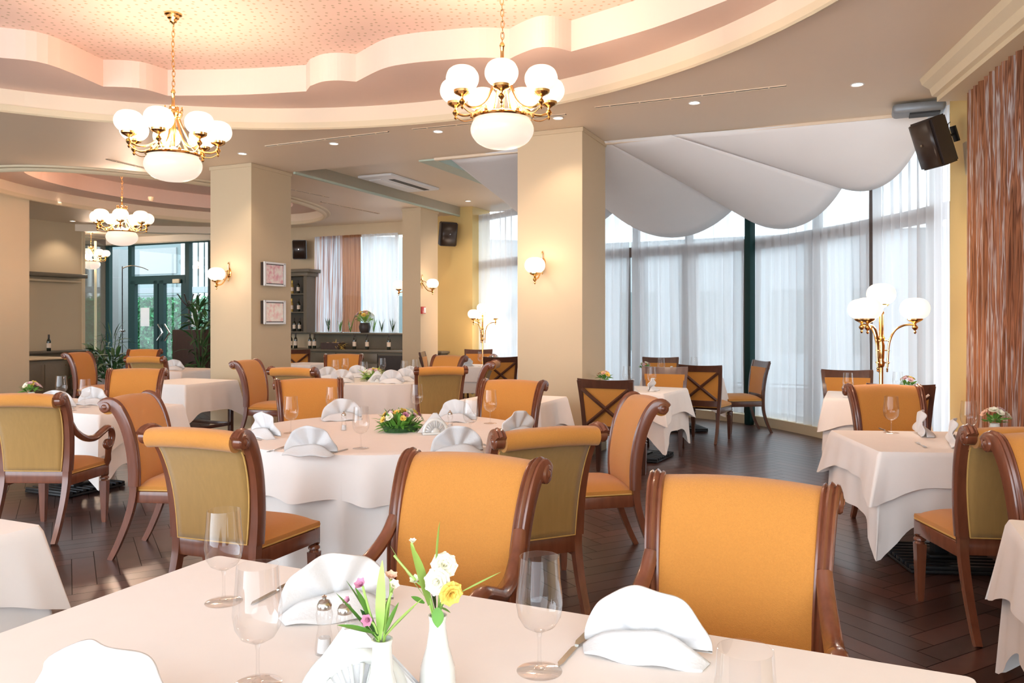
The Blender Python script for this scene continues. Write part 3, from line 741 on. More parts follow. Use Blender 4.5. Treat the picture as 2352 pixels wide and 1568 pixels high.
def put_chair(kind, px, py, fx, fy, label, group, z=None, off=.36):
    """px, py: where the crest of the back is seen in the photograph; (fx, fy): direction the chair faces"""
    zc = z or (1.02 if kind != 'x' else .96)
    x, y = at(px, py, zc); l = math.hypot(fx, fy); fx /= l; fy /= l
    if kind == 'x': off = .30
    loc = (x+fx*off, y+fy*off, 0); rz = face(fx, fy)
    if kind not in PROTO:
        t = {'s': lambda: scroll_chair(label), 'a': lambda: scroll_chair(label, True), 'x': lambda: cross_chair(label)}[kind]()
        t.location = loc; t.rotation_euler = (0, 0, rz); t['group'] = group; PROTO[kind] = t; return t
    return dup(PROTO[kind], label, loc, rz, group)
GC = 'chairs round the near table'; GR = 'chairs round the main round table'; GF = 'chairs round the far round table'
GB = 'chairs in the curtained bay'; GL = 'chairs on the left side'; GK = 'chairs at the back by the bar'; GW = 'chairs at the right wall tables'
put_chair('a', 1702, 1094, -VX[0], -VX[1], 'large amber armchair facing us at the near table, the nearest and rightmost of the two', GC, off=.38)
put_chair('a', 1088, 1040, -VX[0], -VX[1], 'amber armchair facing us at the near table, behind the flowers in the white vases', GC, off=.38)
put_chair('s', 453, 978, .34, .94, 'chair with amber seat seen from behind at the round table, behind the left wine glass', GR)
put_chair('s', 303, 905, 1, -.02, 'amber chair seen side-on, left of the round table, facing right', GR)
put_chair('s', 710, 868, .35, -.94, 'amber chair facing us at the far left of the round table', GR)
put_chair('s', 1178, 871, -.4, -.92, 'amber chair facing us at the far right of the round table, before the pillar', GR)
put_chair('s', 1258, 976, -.42, .9, 'chair with olive gold rear panel seen from behind, right of the round table front', GR)
put_chair('s', 1478, 908, -.985, -.17, 'amber chair seen side-on facing left, right of the round table, with its seat empty', GR)
put_chair('s', 566, 826, .98, -.2, 'amber chair facing right in front of the central pillar with pictures', GF)
put_chair('s', 674, 842, .3, .95, 'chair seen from behind at the far round table, its rolled top above an amber chair', GF)
put_chair('s', 1012, 840, -.25, .97, 'chair seen from behind at the far round table, right of its napkins', GF)
put_chair('s', 789, 812, .1, -1, 'amber chair facing us beyond the far round table, in front of the bar', GF)
put_chair('s', 1032, 815, -.55, -.83, 'amber chair partly hidden behind another, left of the narrow pillar base', GF)
put_chair('s', 1130, 828, -.97, .1, 'amber chair seen edge-on facing left, left of the right pillar', GF)
put_chair('a', 50, 901, .03, 1, 'armchair with scrolled mahogany arm seen from behind at the left edge', GL, off=.38)
put_chair('a', 314, 845, .15, -1, 'broad amber armchair facing us behind the left table with napkins', GL)
put_chair('s', 178, 808, .99, -.12, 'amber chair facing right in front of the left sideboard', GL)
put_chair('s', 335, 817, .1, 1, 'chair with rolled top seen from behind, in front of the entrance door', GL)
put_chair('s', 332, 801, .1, -1, 'farthest amber chair facing us in front of the entrance door', GL)
put_chair('x', 1390, 871, VX[0], VX[1], 'dark cross-back chair seen from behind right of the right pillar, nearest of the cross-backs', GB)
put_chair('x', 1608, 838, .48, .88, 'dark cross-back chair seen from behind, left of the dark green window post', GB)
put_chair('x', 1527, 842, -.3, -.95, 'cross-back chair with amber pad facing us, between the two bay tables', GB)
put_chair('x', 1517, 820, -.15, -1, 'farthest chair with amber pad in the bay, close to the sheer curtain', GB)
put_chair('x', 1748, 828, -.97, -.1, 'lone side-on chair facing left in front of the curtains, right of the dark green post', GB)
put_chair('x', 1945, 849, -.25, -.97, 'dark framed chair facing us beyond the table by the floor lamp', GW)
put_chair('x', 2068, 882, .3, .95, 'dark framed chair seen from behind, mostly hidden by the amber chair below the floor lamp', GW)
put_chair('s', 2030, 882, -.05, -1, 'amber chair facing us below the big floor lamp, at the right table with crossed cloths', GW)
x, y = 2.37, 3.66
o = dup(PROTO['s'], 'chair seen from behind at the right table, its amber seat and front leg in view', (x+.03, y+.36), face(.09, 1), GW)
o = dup(PROTO['s'], 'amber chair facing us, cut off by the right edge of the photo', (2.33, 3.06), face(-.05, -1), GW)
put_chair('x', 1099, 802, -.05, -1, 'far chair with amber pad facing us, under the far floor lamp', GK)
put_chair('x', 1150, 819, -.1, 1, 'dark cross-back chair half hidden behind the right pillar', GK)
put_chair('x', 970, 808, 1, -.05, 'dark thin chair seen edge-on between the narrow pillar and the amber chairs', GK)
put_chair('x', 680, 802, -.1, 1, 'dark cross-back chair beside the central pillar, in front of the bottle shelves', GK)

# ================================================================ TABLES AND LINEN
def round_table(name, label, c, R):
    t = thing(name, label, 'table', (*c, 0))
    bm = BM(); lathe(bm, [(0,.70),(R-.03,.70),(R-.02,.705),(R-.02,.738),(R-.03,.743),(0,.743)], 48); obj('tabletop', bm, 'wood_dark', t)
    bm = BM(); lathe(bm, [(0,.70),(.06,.70),(.05,.6),(.05,.12),(.1,.08),(.1,.03),(0,.03)], 16); obj('pedestal', bm, 'blackmetal', t)
    for i in range(4):
        a = i*PI/2+.4; bm = BM(); box(bm, (math.cos(a)*.24, math.sin(a)*.24, .025), (.46, .06, .05), a, bev=.01); obj('foot', bm, 'blackmetal', t)
def round_cloth(name, label, c, R, z, drop, seed, amp=.035, nf=17, flare=.05, group=None, wob=.03):
    rn = random.Random(seed); n = 240; bm = BM(); ph = [rn.uniform(0, 6.28) for _ in range(6)]
    rings = []
    vc = bm.verts.new((0,0,z))
    for r in (.5, .9, .985): rings.append([bm.verts.new((R*r*math.cos(2*PI*i/n), R*r*math.sin(2*PI*i/n), z)) for i in range(n)])
    for k in range(15):
        t = k/14; ring = []
        for i in range(n):
            a = 2*PI*i/n
            f = math.sin(nf*a+ph[0]+.8*math.sin(3*a+ph[1])) ; g = math.sin((nf*.5+1.5-(nf*.5)%1)*a+ph[2]) if False else math.sin(int(nf*.6)*a+ph[2])
            f = f*abs(f)**.3 if f > 0 else f*.6
            rr = R + .006*math.sin(PI*t)*0 + flare*t*.6 + (f*amp + g*amp*.5)*t**.8
            zz = z - .004 - (drop + wob*math.sin(4*a+ph[3])*.5 + wob*f*.35)*t
            ring.append(bm.verts.new((rr*math.cos(a), rr*math.sin(a), zz if k else z-.003)))
        rings.append(ring)
    for i in range(n): bm.faces.new((vc, rings[0][i], rings[0][(i+1)%n]))
    for A, B in zip(rings, rings[1:]):
        for i in range(n): bm.faces.new((A[i], A[(i+1)%n], B[(i+1)%n], B[i]))
    o = obj(name, bm, 'cloth', loc=(*c, 0)); tag(o, label, 'tablecloth', group); return o
def square_cloth(name, label, c, rz, ax, ay, z, drop, seed, cdrop=None, flare=.05, group=None, cw=.16, fold=.03, rip=.008, thick=0):
    """cloth over a rectangular top: straight sides with soft ripples, corners falling in pointed folds"""
    rn = random.Random(seed); bm = BM(); cdrop = cdrop if cdrop is not None else drop*1.38
    ph = [rn.uniform(0, 6.28) for _ in range(8)]
    per = []; rc = .018
    cs = [(ax,ay,0),(-ax,ay,PI/2),(-ax,-ay,PI),(ax,-ay,3*PI/2)]
    for ci, (cx, cy, a0) in enumerate(cs):
        ox, oy = cx-math.copysign(rc, cx), cy-math.copysign(rc, cy)
        for k in range(11):
            a = a0 + PI/2*k/10; per.append((ox+rc*math.cos(a), oy+rc*math.sin(a), math.cos(a), math.sin(a), 1.0, (k-5)/5*.02, ci))
        nx_, ny_, _ = cs[(ci+1)%4]; L = math.hypot(nx_-cx, ny_-cy); m_ = int(L/.022); nn = (math.cos(a0+PI/2), math.sin(a0+PI/2))
        x0, y0 = ox+rc*nn[0], oy+rc*nn[1]; x1, y1 = nx_-math.copysign(rc, nx_)+rc*nn[0], ny_-math.copysign(rc, ny_)+rc*nn[1]
        for k in range(1, m_):
            f = k/m_; s = min(f, 1-f)*L; sgn = 1 if f < .5 else -1
            per.append((x0+(x1-x0)*f, y0+(y1-y0)*f, nn[0], nn[1], math.exp(-(s/cw)**2*1.6), sgn*s, ci if f < .5 else (ci+1)%4))
    n = len(per); K = 14; rings = []
    top = [bm.verts.new((p[0], p[1], z)) for p in per]
    ctr = bm.verts.new((0,0,z))
    inn = [bm.verts.new((p[0]*.6, p[1]*.6, z)) for p in per]
    for i in range(n):
        bm.faces.new((ctr, inn[i], inn[(i+1)%n])); bm.faces.new((inn[i], top[i], top[(i+1)%n], inn[(i+1)%n]))
    rings = [top]
    tot = 2*(ax+ay)*2
    for k in range(1, K+1):
        t = k/K; ring = []
        for i, (x, y, nx, ny, c_, s, ci) in enumerate(per):
            q = i/n*tot
            dx, dy = cs[ci][0], cs[ci][1]; dl = math.hypot(dx, dy); dgx, dgy = dx/dl, dy/dl
            dg = (math.copysign(.7071, dx), math.copysign(.7071, dy))
            d = drop + (cdrop-drop)*c_ + .004*math.sin(q*7+ph[0])
            f = t
            out = .008 + flare*.35*f*(1-c_) + rip*math.sin(q*13+ph[1])*f*(1-c_) + rip*.7*math.sin(q*31+ph[2])*f*(1-c_)
            co = c_*f*(flare*1.5 + .015)
            # fold the corner fabric back on both sides of the diagonal
            tw = fold*math.sin(max(-1, min(1, s/.09))*PI)*c_*f
            tx, ty = -dg[1], dg[0]
            px_ = x + nx*out + dg[0]*co - tx*tw*.6; py_ = y + ny*out + dg[1]*co - ty*tw*.6
            px_ += nx*fold*.8*math.cos(s/.05+ph[3+ci])*c_*f*.6; py_ += ny*fold*.8*math.cos(s/.05+ph[3+ci])*c_*f*.6
            ring.append(bm.verts.new((px_, py_, z - d*f)))
        rings.append(ring)
    for A, B in zip(rings, rings[1:]):
        for i in range(n): bm.faces.new((A[i], B[i], B[(i+1)%n], A[(i+1)%n]))
    o = obj(name, bm, 'cloth', loc=(*c, 0), rz=rz); tag(o, label, 'tablecloth', group); return o
def pedestal_table(label, c, rz, ax, ay, kind='pedestal'):
    t = thing('pedestal_table' if kind == 'pedestal' else 'wooden_table', label, 'table', (*c, 0), rz)
    bm = BM(); box(bm, (0,0,.725), (ax*2-.01, ay*2-.01, .03), bev=.004); obj('tabletop', bm, 'wood_dark', t)
    if kind == 'pedestal':
        bm = BM(); box(bm, (0,0,.38), (.085,.085,.66), bev=.006); obj('column', bm, 'blackmetal', t)
        bm = BM(); box(bm, (0,0,.014), (.56,.56,.02), PI/4*0, bev=.004)
        for i in range(9): box(bm, (0, -.26+.065*i, .036), (.56-.0*abs(i-4), .034, .024), bev=.004)
        box(bm, (0,0,.055), (.2,.2,.02), bev=.004)
        obj('base_plate', bm, 'blackmetal', t)
    else:
        for i in (-1, 1):
            for j in (-1, 1):
                bm = BM(); box(bm, (i*(ax-.05), j*(ay-.05), .355), (.05,.05,.71), bev=.003); obj('leg', bm, 'wood_dark', t)
        bm = BM()
        for j in (-1, 1): box(bm, (0, j*(ay-.05), .2), (ax*2-.12, .03, .04), bev=.003); box(bm, (j*(ax-.05), 0, .2), (.03, ay*2-.12, .04), bev=.003)
        obj('stretcher', bm, 'wood_dark', t)
        bm = BM()
        for j in (-1, 1): box(bm, (0, j*(ay-.05), .68), (ax*2-.12, .02, .07), bev=.003); box(bm, (j*(ax-.05), 0, .68), (.02, ay*2-.12, .07), bev=.003)
        obj('apron', bm, 'wood_dark', t)
    return t
ZT = .75
RT1, RT1R = (-.86, 5.45), .99
RT2, RT2R = (-1.72, 10.15), .80
round_table('round_table', 'main round table hidden under white cloths in the middle of the room', RT1, RT1R)
round_cloth('tablecloth', 'long white undercloth falling nearly to the floor from the main round table', RT1, RT1R-.006, ZT-.004, .67, 3, amp=.05, nf=22, flare=.0, group='undercloths')
round_cloth('overlay_cloth', 'white round overlay cloth with soft scalloped hem on the main round table', RT1, RT1R+.004, ZT, .27, 5, amp=.042, nf=14, flare=.07, group='overlay cloths', wob=.035)
round_table('round_table', 'far round table under white cloth, in front of the bar', RT2, RT2R)
round_cloth('tablecloth', 'white cloth pleated round the far round table', RT2, RT2R, ZT, .66, 8, amp=.028, nf=20, flare=.02, group='undercloths')
def dressed(label, c, rz, ax, ay, d1, d2, seed, kind='pedestal', lab='', cd1=None, cd2=None, **k):
    pedestal_table('%s table %s' % ('black pedestal' if kind == 'pedestal' else 'dark wooden', lab), c, rz, ax, ay, kind)
    if d1: square_cloth('tablecloth', 'undercloth of the table %s' % lab, c, rz, ax+.004, ay+.004, ZT-.004, d1, seed, cdrop=cd1 or d1*1.25, flare=.03, group='undercloths', cw=.14)
    square_cloth('overlay_cloth', 'overlay cloth on the table %s' % lab, c, rz, ax+.012, ay+.012, ZT, d2, seed+50, cdrop=cd2, flare=.06, group='overlay cloths', **k)
# the near table : long, only its far part in view
NC = touv(-.947, 2.52)                                 # far left corner in building directions
nlen, ndep = 2.08, 1.12
c = uv(NC[0]+nlen/2, NC[1]-ndep/2)
dressed('', c, -T-.012, nlen/2, ndep/2, .42, .26, 21, lab='nearest to us, set with vases and glasses', rip=.004, kind='wooden')
NT = c
dressed('', (-2.30, 2.70), -T, .42, .42, .42, .23, 22, lab='cut off by the left edge in the foreground', rip=.004)
dressed('', (-3.89, 7.09), -T, .82, .42, .42, .24, 23, lab='at left with flowers and napkins', cd1=.60)
dressed('', (-4.06, 9.90), -T, .42, .42, .0, .34, 24, kind='wooden', lab='in front of the central pillar, with dark wooden legs')
dressed('', (-5.10, 12.3), -T, .42, .42, .3, .22, 25, kind='wooden', lab='behind the bare cloth table, near the entrance planter')
dressed('', (1.42, 8.74), -T-.1, .38, .40, .42, .24, 26, lab='in the bay beside the right pillar, the nearer', cd1=.62)
dressed('', (2.35, 11.0), -T+.5, .42, .42, .42, .24, 27, lab='farthest in the bay behind the cross-back chairs')
dressed('', (3.62, 7.98), -T, .42, .42, .42, .24, 28, lab='by the brass floor lamp and ochre wall', cd1=.6)
dressed('', (2.67, 4.965), math.radians(-5), .51, .44, .40, .20, 29, lab='at right on which a fork lies', cd1=.62, cd2=.30)
dressed('', (2.10, 2.44), -T, .42, .42, .42, .24, 30, lab='cut off at the lower right corner', cd1=.6)
dressed('', (.02, 7.72), -T, .40, .36, .42, .24, 31, lab='small, at the foot of the right pillar')
dressed('', (-.46, 13.3), -T, .42, .42, .42, .24, 32, lab='under the far floor lamp')
dressed('', (-3.62, 14.0), -T, .36, .36, .3, .22, 33, kind='wooden', lab='beside the bar counter, behind the central pillar')
LAMPS = []; DOWN = []
# ================================================================ LIGHT FITTINGS
def globe_bm(r=.112, h=.088, c=(0,0,0)):
    bm = BM(); prof = [(.048,-h*.98)]
    for i in range(1, 15):
        a = -PI/2 + PI*i/15
        prof.append((max(.03, r*math.cos(a)**.72) if i < 14 else .034, h*math.sin(a)))
    prof.append((.0, h*.99)); lathe(bm, prof, 36, c, flute=.012, nf=18); return bm
def cup_bm(c, s=1):
    bm = BM(); x, y, z = c
    lathe(bm, [(0,-.115*s),(.006*s,-.112*s),(.012*s,-.1*s),(.005*s,-.088*s),(.018*s,-.075*s),(.024*s,-.062*s),(.016*s,-.048*s),(.008*s,-.04*s),(.012*s,-.028*s),(.03*s,-.018*s),(.05*s,-.008*s),(.058*s,0),(.06*s,.022*s),(.054*s,.024*s),(.05*s,.004*s),(0,0)], 18, c)
    return bm
def chandelier(label, x, y, zc, zceil, s=1, n=7, rot=0):
    t = thing('chandelier', label, 'chandelier', (x, y, zc), rot, 'brass chandeliers with opal globes'); t.scale = (s, s, s); top = (zceil-zc)/s
    bm = BM(); lathe(bm, [(0,top),(.07,top),(.068,top-.012),(.05,top-.02),(.046,top-.04),(.032,top-.05),(.028,top-.068),(.012,top-.08),(.006,top-.1),(0,top-.1)], 24); obj('canopy', bm, 'brass', t)
    bm = BM(); z = top-.1; k = 0
    while z > .42:
        R = .019; pts = [(R*.62*math.cos(a)*(k%2), R*.62*math.cos(a)*((k+1)%2), z-R*1.3+R*1.5*math.sin(a)) for a in [2*PI*i/12 for i in range(13)]]
        tube(bm, [(p[0]+.003*math.sin(z*14), p[1], p[2]) for p in pts], .0032, 5, cap=False); z -= R*2.15; k += 1
    obj('chain', bm, 'brass', t)
    bm = BM(); lathe(bm, [(0,.43),(.01,.43),(.016,.42),(.02,.405),(.013,.395),(.013,.30),(.018,.29),(.03,.28),(.02,.27),(.016,.2),(.02,.12),(.03,.08),(.018,.05),(.014,-.04),(.04,-.07),(.05,-.09),(.02,-.1),(0,-.1)], 18)
    obj('stem', bm, 'brass', t)
    bm = BM(); lathe(bm, [(.055,.20),(.062,.20),(.075,.225),(.072,.235),(.068,.24),(.064,.235),(.05,.21),(.055,.20)], 24)
    for i in range(8):
        a = 2*PI*i/8; box(bm, (.07*math.cos(a), .07*math.sin(a), .255), (.012,.02,.035), a, bev=.003); lathe(bm, [(0,-.008),(.008,0),(0,.01)], 8, (.07*math.cos(a), .07*math.sin(a), .28))
        tube(bm, [(.012*math.cos(a), .012*math.sin(a), .19), (.062*math.cos(a), .062*math.sin(a), .21)], .005, 6)
    obj('crown', bm, 'brass', t)
    for i in range(n):
        a = -PI/2 + 2*PI*i/n; ca_, sa_ = math.cos(a), math.sin(a); R = .345
        path = spline([(.045,0,.19),(.08,0,.10),(.13,0,.0),(.20,0,-.058),(.28,0,-.075),(R,0,-.05)], 5)
        bm = BM(); tube(bm, [(p.x*ca_, p.x*sa_, p.z) for p in path], .0085, 8)
        tube(bm, [((p.x)*ca_, (p.x)*sa_, p.z-.02-.02*math.sin(PI*k/20)) for k, p in enumerate(path[8:])], .004, 6)
        ar = obj('arm', bm, 'brass', t)
        obj('globe_cup', cup_bm((R*ca_, R*sa_, .012)), 'brass', ar)
        obj('globe', globe_bm(c=(R*ca_, R*sa_, .108)), 'globe', t)
    bm = BM(); lathe(bm, [(.20,-.095),(.212,-.1),(.216,-.112),(.208,-.122),(.195,-.118),(.19,-.1),(.20,-.095)], 40)
    for i in range(6):
        a = 2*PI*i/6; tube(bm, spline([(.03*math.cos(a), .03*math.sin(a), -.06), (.11*math.cos(a), .11*math.sin(a), -.075), (.2*math.cos(a), .2*math.sin(a), -.105)], 4), .007, 6)
        lathe(bm, [(0,-.014),(.016,-.006),(.014,.01),(.006,.03),(0,.034)], 8, (.213*math.cos(a), .213*math.sin(a), -.098))
    obj('bowl_ring', bm, 'brass', t)
    bm = BM(); prof = [(.196,-.115)]
    for i in range(0, 15):
        a = .55 - (.55+PI/2)*i/14; prof.append((.224*max(0, math.cos(a))**.8, -.19+.135*math.sin(a)*(1 if a < 0 else .9)))
    lathe(bm, prof, 48, flute=.006, nf=24); obj('glass_bowl', bm, 'bowl', t)
    LAMPS.append((x, y, zc-.0*s, 88*s))
    return t
chandelier('big brass chandelier near the top centre, nearest to us', -.07, 5.65, 3.05, CZ+.42)
chandelier('big brass chandelier with full chain and canopy visible, left of the centre', -2.78, 6.52, 2.97, CZ+.42, rot=.1)
chandelier('smaller looking brass chandelier under the far oval recess, left', -5.94, 12.1, 2.97, CZ+.42, rot=.4)
chandelier('farthest small brass chandelier, left of the entrance glazing', -9.75, 18.4, 2.98, CZ-.03, s=.88, rot=.2)
def sconce(label, x, y, z, nx, ny, drop=.02):
    """wall lamp whose plate sits at (x, y, z) on a wall facing (nx, ny)"""
    t = thing('wall_lamp', label, 'wall lamp', (x, y, z), face(nx, ny), 'brass wall lamps with one globe')
    bm = BM(); lathe(bm, [(0,0),(.045,0),(.043,.01),(.03,.016),(.022,.03),(0,.034)], 20, axis=Matrix.Diagonal((.8,1,1.5,1)) @ Matrix.Rotation(-PI/2, 4, 'X'))
    lathe(bm, [(0,-.05),(.01,-.045),(.006,-.03),(.014,0),(.006,.03),(.012,.05),(.005,.075),(0,.085)], 12, (0,.02,.06)); lathe(bm, [(0,-.03),(.009,-.02),(.005,0),(.01,.02),(0,.03)], 12, (0,.02,-.09))
    obj('wall_plate', bm, 'brass', t)
    bm = BM(); tube(bm, spline([(0,.02,-.02),(0,.07,-.09),(0,.14,-.16),(0,.21,-.17),(0,.235,-.13)], 5), .009, 8); tube(bm, spline([(0,.02,.02),(0,.08,.01),(0,.12,-.05),(0,.10,-.10)], 5), .005, 6); obj('arm', bm, 'brass', t)
    obj('globe_cup', cup_bm((0,.235,-.12)), 'brass', t)
    obj('globe', globe_bm(c=(0,.235,-.03)), 'globe', t)
    px, py = x+nx*.26, y+ny*.26; LAMPS.append((px, py, z-.03, 16))
x, y = onV(1247, 8.16); sconce('brass wall lamp with one lit globe on the right pillar', x, y, 2.13, -VX[0], -VX[1])
x, y = onV(527, 8.25); sconce('brass wall lamp with one lit globe on the central pillar, left of the pictures', x, y, 2.15, -VX[0], -VX[1])
x, y = onU(968, -7.47); sconce('small lit wall lamp on the right face of the narrow pillar', x, y, 2.22, UX[0], UX[1])
x, y = uv(-7.86, 13.0); sconce('small lit wall lamp poking out left of the narrow pillar', x, y, 2.22, -UX[0], -UX[1])
LAMPS[2] = (*LAMPS[2][:3], 165)
def floor_lamp(label, x, y, rot, zt=1.57):
    t = thing('brass_floor_lamp', label, 'floor lamp', (x, y, 0), rot, 'brass floor lamps with four globes')
    bm = BM(); lathe(bm, [(0,0),(.17,0),(.175,.012),(.165,.025),(.12,.035),(.05,.045),(.035,.07),(.02,.09),(0,.09)], 32); obj('base', bm, 'brass', t)
    bm = BM(); lathe(bm, [(0,.08),(.016,.08),(.016,.6),(.022,.61),(.022,.63),(.016,.64),(.016,1.12),(.024,1.13),(.03,1.16),(.02,1.18),(.024,1.2),(.028,1.3),(.02,1.33),(.03,1.36),(.018,1.38),(.016,1.6),(0,1.6)], 18); obj('pole', bm, 'brass', t)
    bm = cup_bm((0,0,zt+.06)); c0 = obj('globe_cup', bm, 'brass', t); obj('globe', globe_bm(c=(0,0,zt+.15)), 'globe', t)
    for i in range(3):
        a = 2*PI*i/3; ca_, sa_ = math.cos(a), math.sin(a)
        p = spline([(.045,0,1.12),(.05,0,1.2),(.06,0,1.32),(.10,0,1.42),(.17,0,1.465),(.25,0,1.47)], 5)
        bm = BM(); tube(bm, [(q.x*ca_, q.x*sa_, q.z) for q in p], .0085, 8)
        for z in (1.16, 1.26, 1.34): tube(bm, [(.015*ca_, .015*sa_, z), (.055*ca_, .055*sa_, z)], .005, 6); lathe(bm, [(0,-.012),(.012,0),(0,.012)], 8, (.055*ca_, .055*sa_, z))
        lathe(bm, [(0,-.03),(.009,-.02),(.005,-.01),(.01,0),(0,.01)], 10, (.045*ca_, .045*sa_, 1.11))
        ar = obj('arm', bm, 'brass', t); obj('globe_cup', cup_bm((.25*ca_, .25*sa_, zt-.06)), 'brass', ar); obj('globe', globe_bm(c=(.25*ca_, .25*sa_, zt+.03)), 'globe', t)
    LAMPS.append((x, y, zt-.02, 22)); return t
floor_lamp('tall brass floor lamp with four lit globes at right, by the sheer curtains', 3.02, 6.5, math.radians(-18))
floor_lamp('distant brass floor lamp with four lit globes, left of the right pillar', -.56, 15.1, math.radians(-10), 1.6)
# downlights and ceiling fittings
dl = [((1969,193),'rightmost, over the bay edge'),((1595,235),'second from the right, beside the long slot'),((1282,270),'behind the nearest chandelier'),((1006,301),'left of the nearest chandelier bowl'),((767,329),'between the two big chandeliers'),
      ((557,352),'above the central pillar'),((134,463),'far left, under the oval recess'),((167,507),'far left above the olive wall'),((337,494),'right of the far chandelier'),((725,529),'above the left bar curtain'),((838,518),'above the bright bar curtain'),((1075,461),'right of the air conditioner')]
for (px, py), lab in dl:
    z = CZ if px != 1075 else CZ+.16
    x, y = at(px, py, z); t = thing('downlight', 'small lit recessed ceiling downlight, ' + lab, 'downlight', (x, y, z), 0, 'recessed downlights')
    bm = BM(); lathe(bm, [(.045,0),(.058,-.002),(.06,-.008),(.05,-.01),(.043,-.004),(.045,0)], 24); obj('trim_ring', bm, 'whitepaint', t)
    bm = BM(); lathe(bm, [(0,-.003),(.044,-.003),(.044,-.001),(0,-.001)], 20); obj('lens', bm, 'down', t)
    DOWN.append((x, y, z))
def slot(label, p0, p1, z=None):
    z = z or CZ; a = at(*p0, z); b = at(*p1, z); L = math.dist(a, b); rz = math.atan2(b[1]-a[1], b[0]-a[0])
    t = thing('slot_diffuser', label, 'air vent', ((a[0]+b[0])/2, (a[1]+b[1])/2, z), rz, 'linear air slots in the ceiling')
    bm = BM(); n = int(L/.35)+1
    box(bm, (0,0,-.002), (L, .035, .003)); obj('slot', bm, 'slot', t, smooth=False)
    bm = BM()
    for k in range(n): box(bm, (-L/2+(k+.5)*L/n, 0, -.005), (.012, .03, .004))
    for s in (-1, 1): box(bm, (0, s*.021, -.004), (L, .006, .008))
    obj('slot_frame', bm, 'ceil', t, smooth=False)
slot('long black slot vent in the ceiling, right of the nearest chandelier', (1367,246), (1806,196))
slot('black slot vent in the ceiling behind the nearest chandelier', (948,296), (1300,262))
slot('black slot vent in the ceiling between the two big chandeliers', (611,335), (893,302))
slot('black slot vent in the ceiling behind the left big chandelier', (245,365), (482,421))
slot('short black slot vent right of the central pillar top, the left of two', (663,433), (757,453))
slot('short black slot vent over the bar, the right of two', (737,463), (870,490))
# air conditioner cassette
zc = CZ+.16; a = at(838,402,zc); b = at(900,398,zc); c = at(993,432,zc); d = at(930,438,zc)
t = thing('air_conditioner', 'white ceiling air conditioner cassette with a dark slot, over the bar', 'air conditioner', ((a[0]+c[0])/2, (a[1]+c[1])/2, zc), -T)
bm = BM(); box(bm, (0,0,-.02), (.62,1.5,.04), bev=.012); obj('panel', bm, 'whitepaint', t)
bm = BM(); box(bm, (.12,.1,-.042), (.1,1.1,.006)); obj('air_slot', bm, 'slot', t)
bm = BM(); box(bm, (-.12,.0,-.046), (.22,1.1,.012), bev=.004); obj('flap', bm, 'whitepaint', t)
x, y = at(347,459,CZ-.05); bm = BM(); lathe(bm, [(0,.05),(.05,.05),(.05,.03),(.04,0),(.02,-.02),(0,-.02)], 20); tag(obj('smoke_detector', bm, 'cream', loc=(x, y, CZ-.05)), 'small round smoke detector on the far oval recess moulding', 'smoke detector')
# grey unit above the big loudspeaker
t = thing('ceiling_unit', 'grey rounded unit under the ceiling edge above the large loudspeaker', 'vent', (3.92, 7.62, 3.5), -T)
bm = BM(); box(bm, (-.02,0,.03), (.46,.26,.10), bev=.04, seg=3); obj('housing', bm, 'greymetal', t)
bm = BM(); box(bm, (.03,-.02,-.025), (.26,.16,.02)); obj('grille', bm, 'slot', t)

# ================================================================ LOUDSPEAKERS, PICTURES
def speaker(label, x, y, z, rz, tilt, w, h, roll=0, wall=None):
    t = thing('loudspeaker', label, 'loudspeaker', (x, y, z), rz, 'black wall loudspeakers'); t.rotation_euler = (tilt, roll, rz)
    bm = BM(); d = w*.78
    pts = [(-w/2,0),(w/2,0),(w*.5,-d*.25),(w*.40,-d*.9),(-w*.40,-d*.9),(-w*.5,-d*.25)]
    prism(bm, [(p[0], -p[1]*1) for p in pts], -h/2, h/2); bmesh.ops.bevel(bm, geom=bm.edges[:], offset=w*.05, segments=2, affect='EDGES', clamp_overlap=True); obj('cabinet', bm, 'blackplastic', t)
    bm = BM(); R = [[bm.verts.new((w*.46*(2*i/8-1), -.012-.025*(1-(2*i/8-1)**2), zz)) for zz in (-h*.46, h*.46)] for i in range(9)]
    for A, B in zip(R, R[1:]): bm.faces.new((A[0], B[0], B[1], A[1]))
    g = obj('grille', bm, 'grille', t); md = g.modifiers.new('Solidify', 'SOLIDIFY'); md.thickness = .012
    bm = BM(); lathe(bm, [(0,0),(.012,0),(.011,.004),(0,.004)], 12, (0, -.045, h*.02), axis=Matrix.Rotation(PI/2, 4, 'X')); obj('badge', bm, 'steel', t)
    bm = BM(); tube(bm, [(0, d*.8, 0), (.02, d*.8+.09, .01), (.02, d*.8+.12, .01)], .012, 8); box(bm, (.02, d*.8+.13, .01), (.06,.02,.14), bev=.003); obj('bracket', bm, 'blackmetal', t)
    bm = BM(); tube(bm, spline([(.05, d*.7, .03), (.07, d*.8+.03, .0), (.05, d*.8+.06, .1), (.02, d*.8+.12, .12)], 5), .004, 6); obj('cable', bm, 'blackmetal', t)
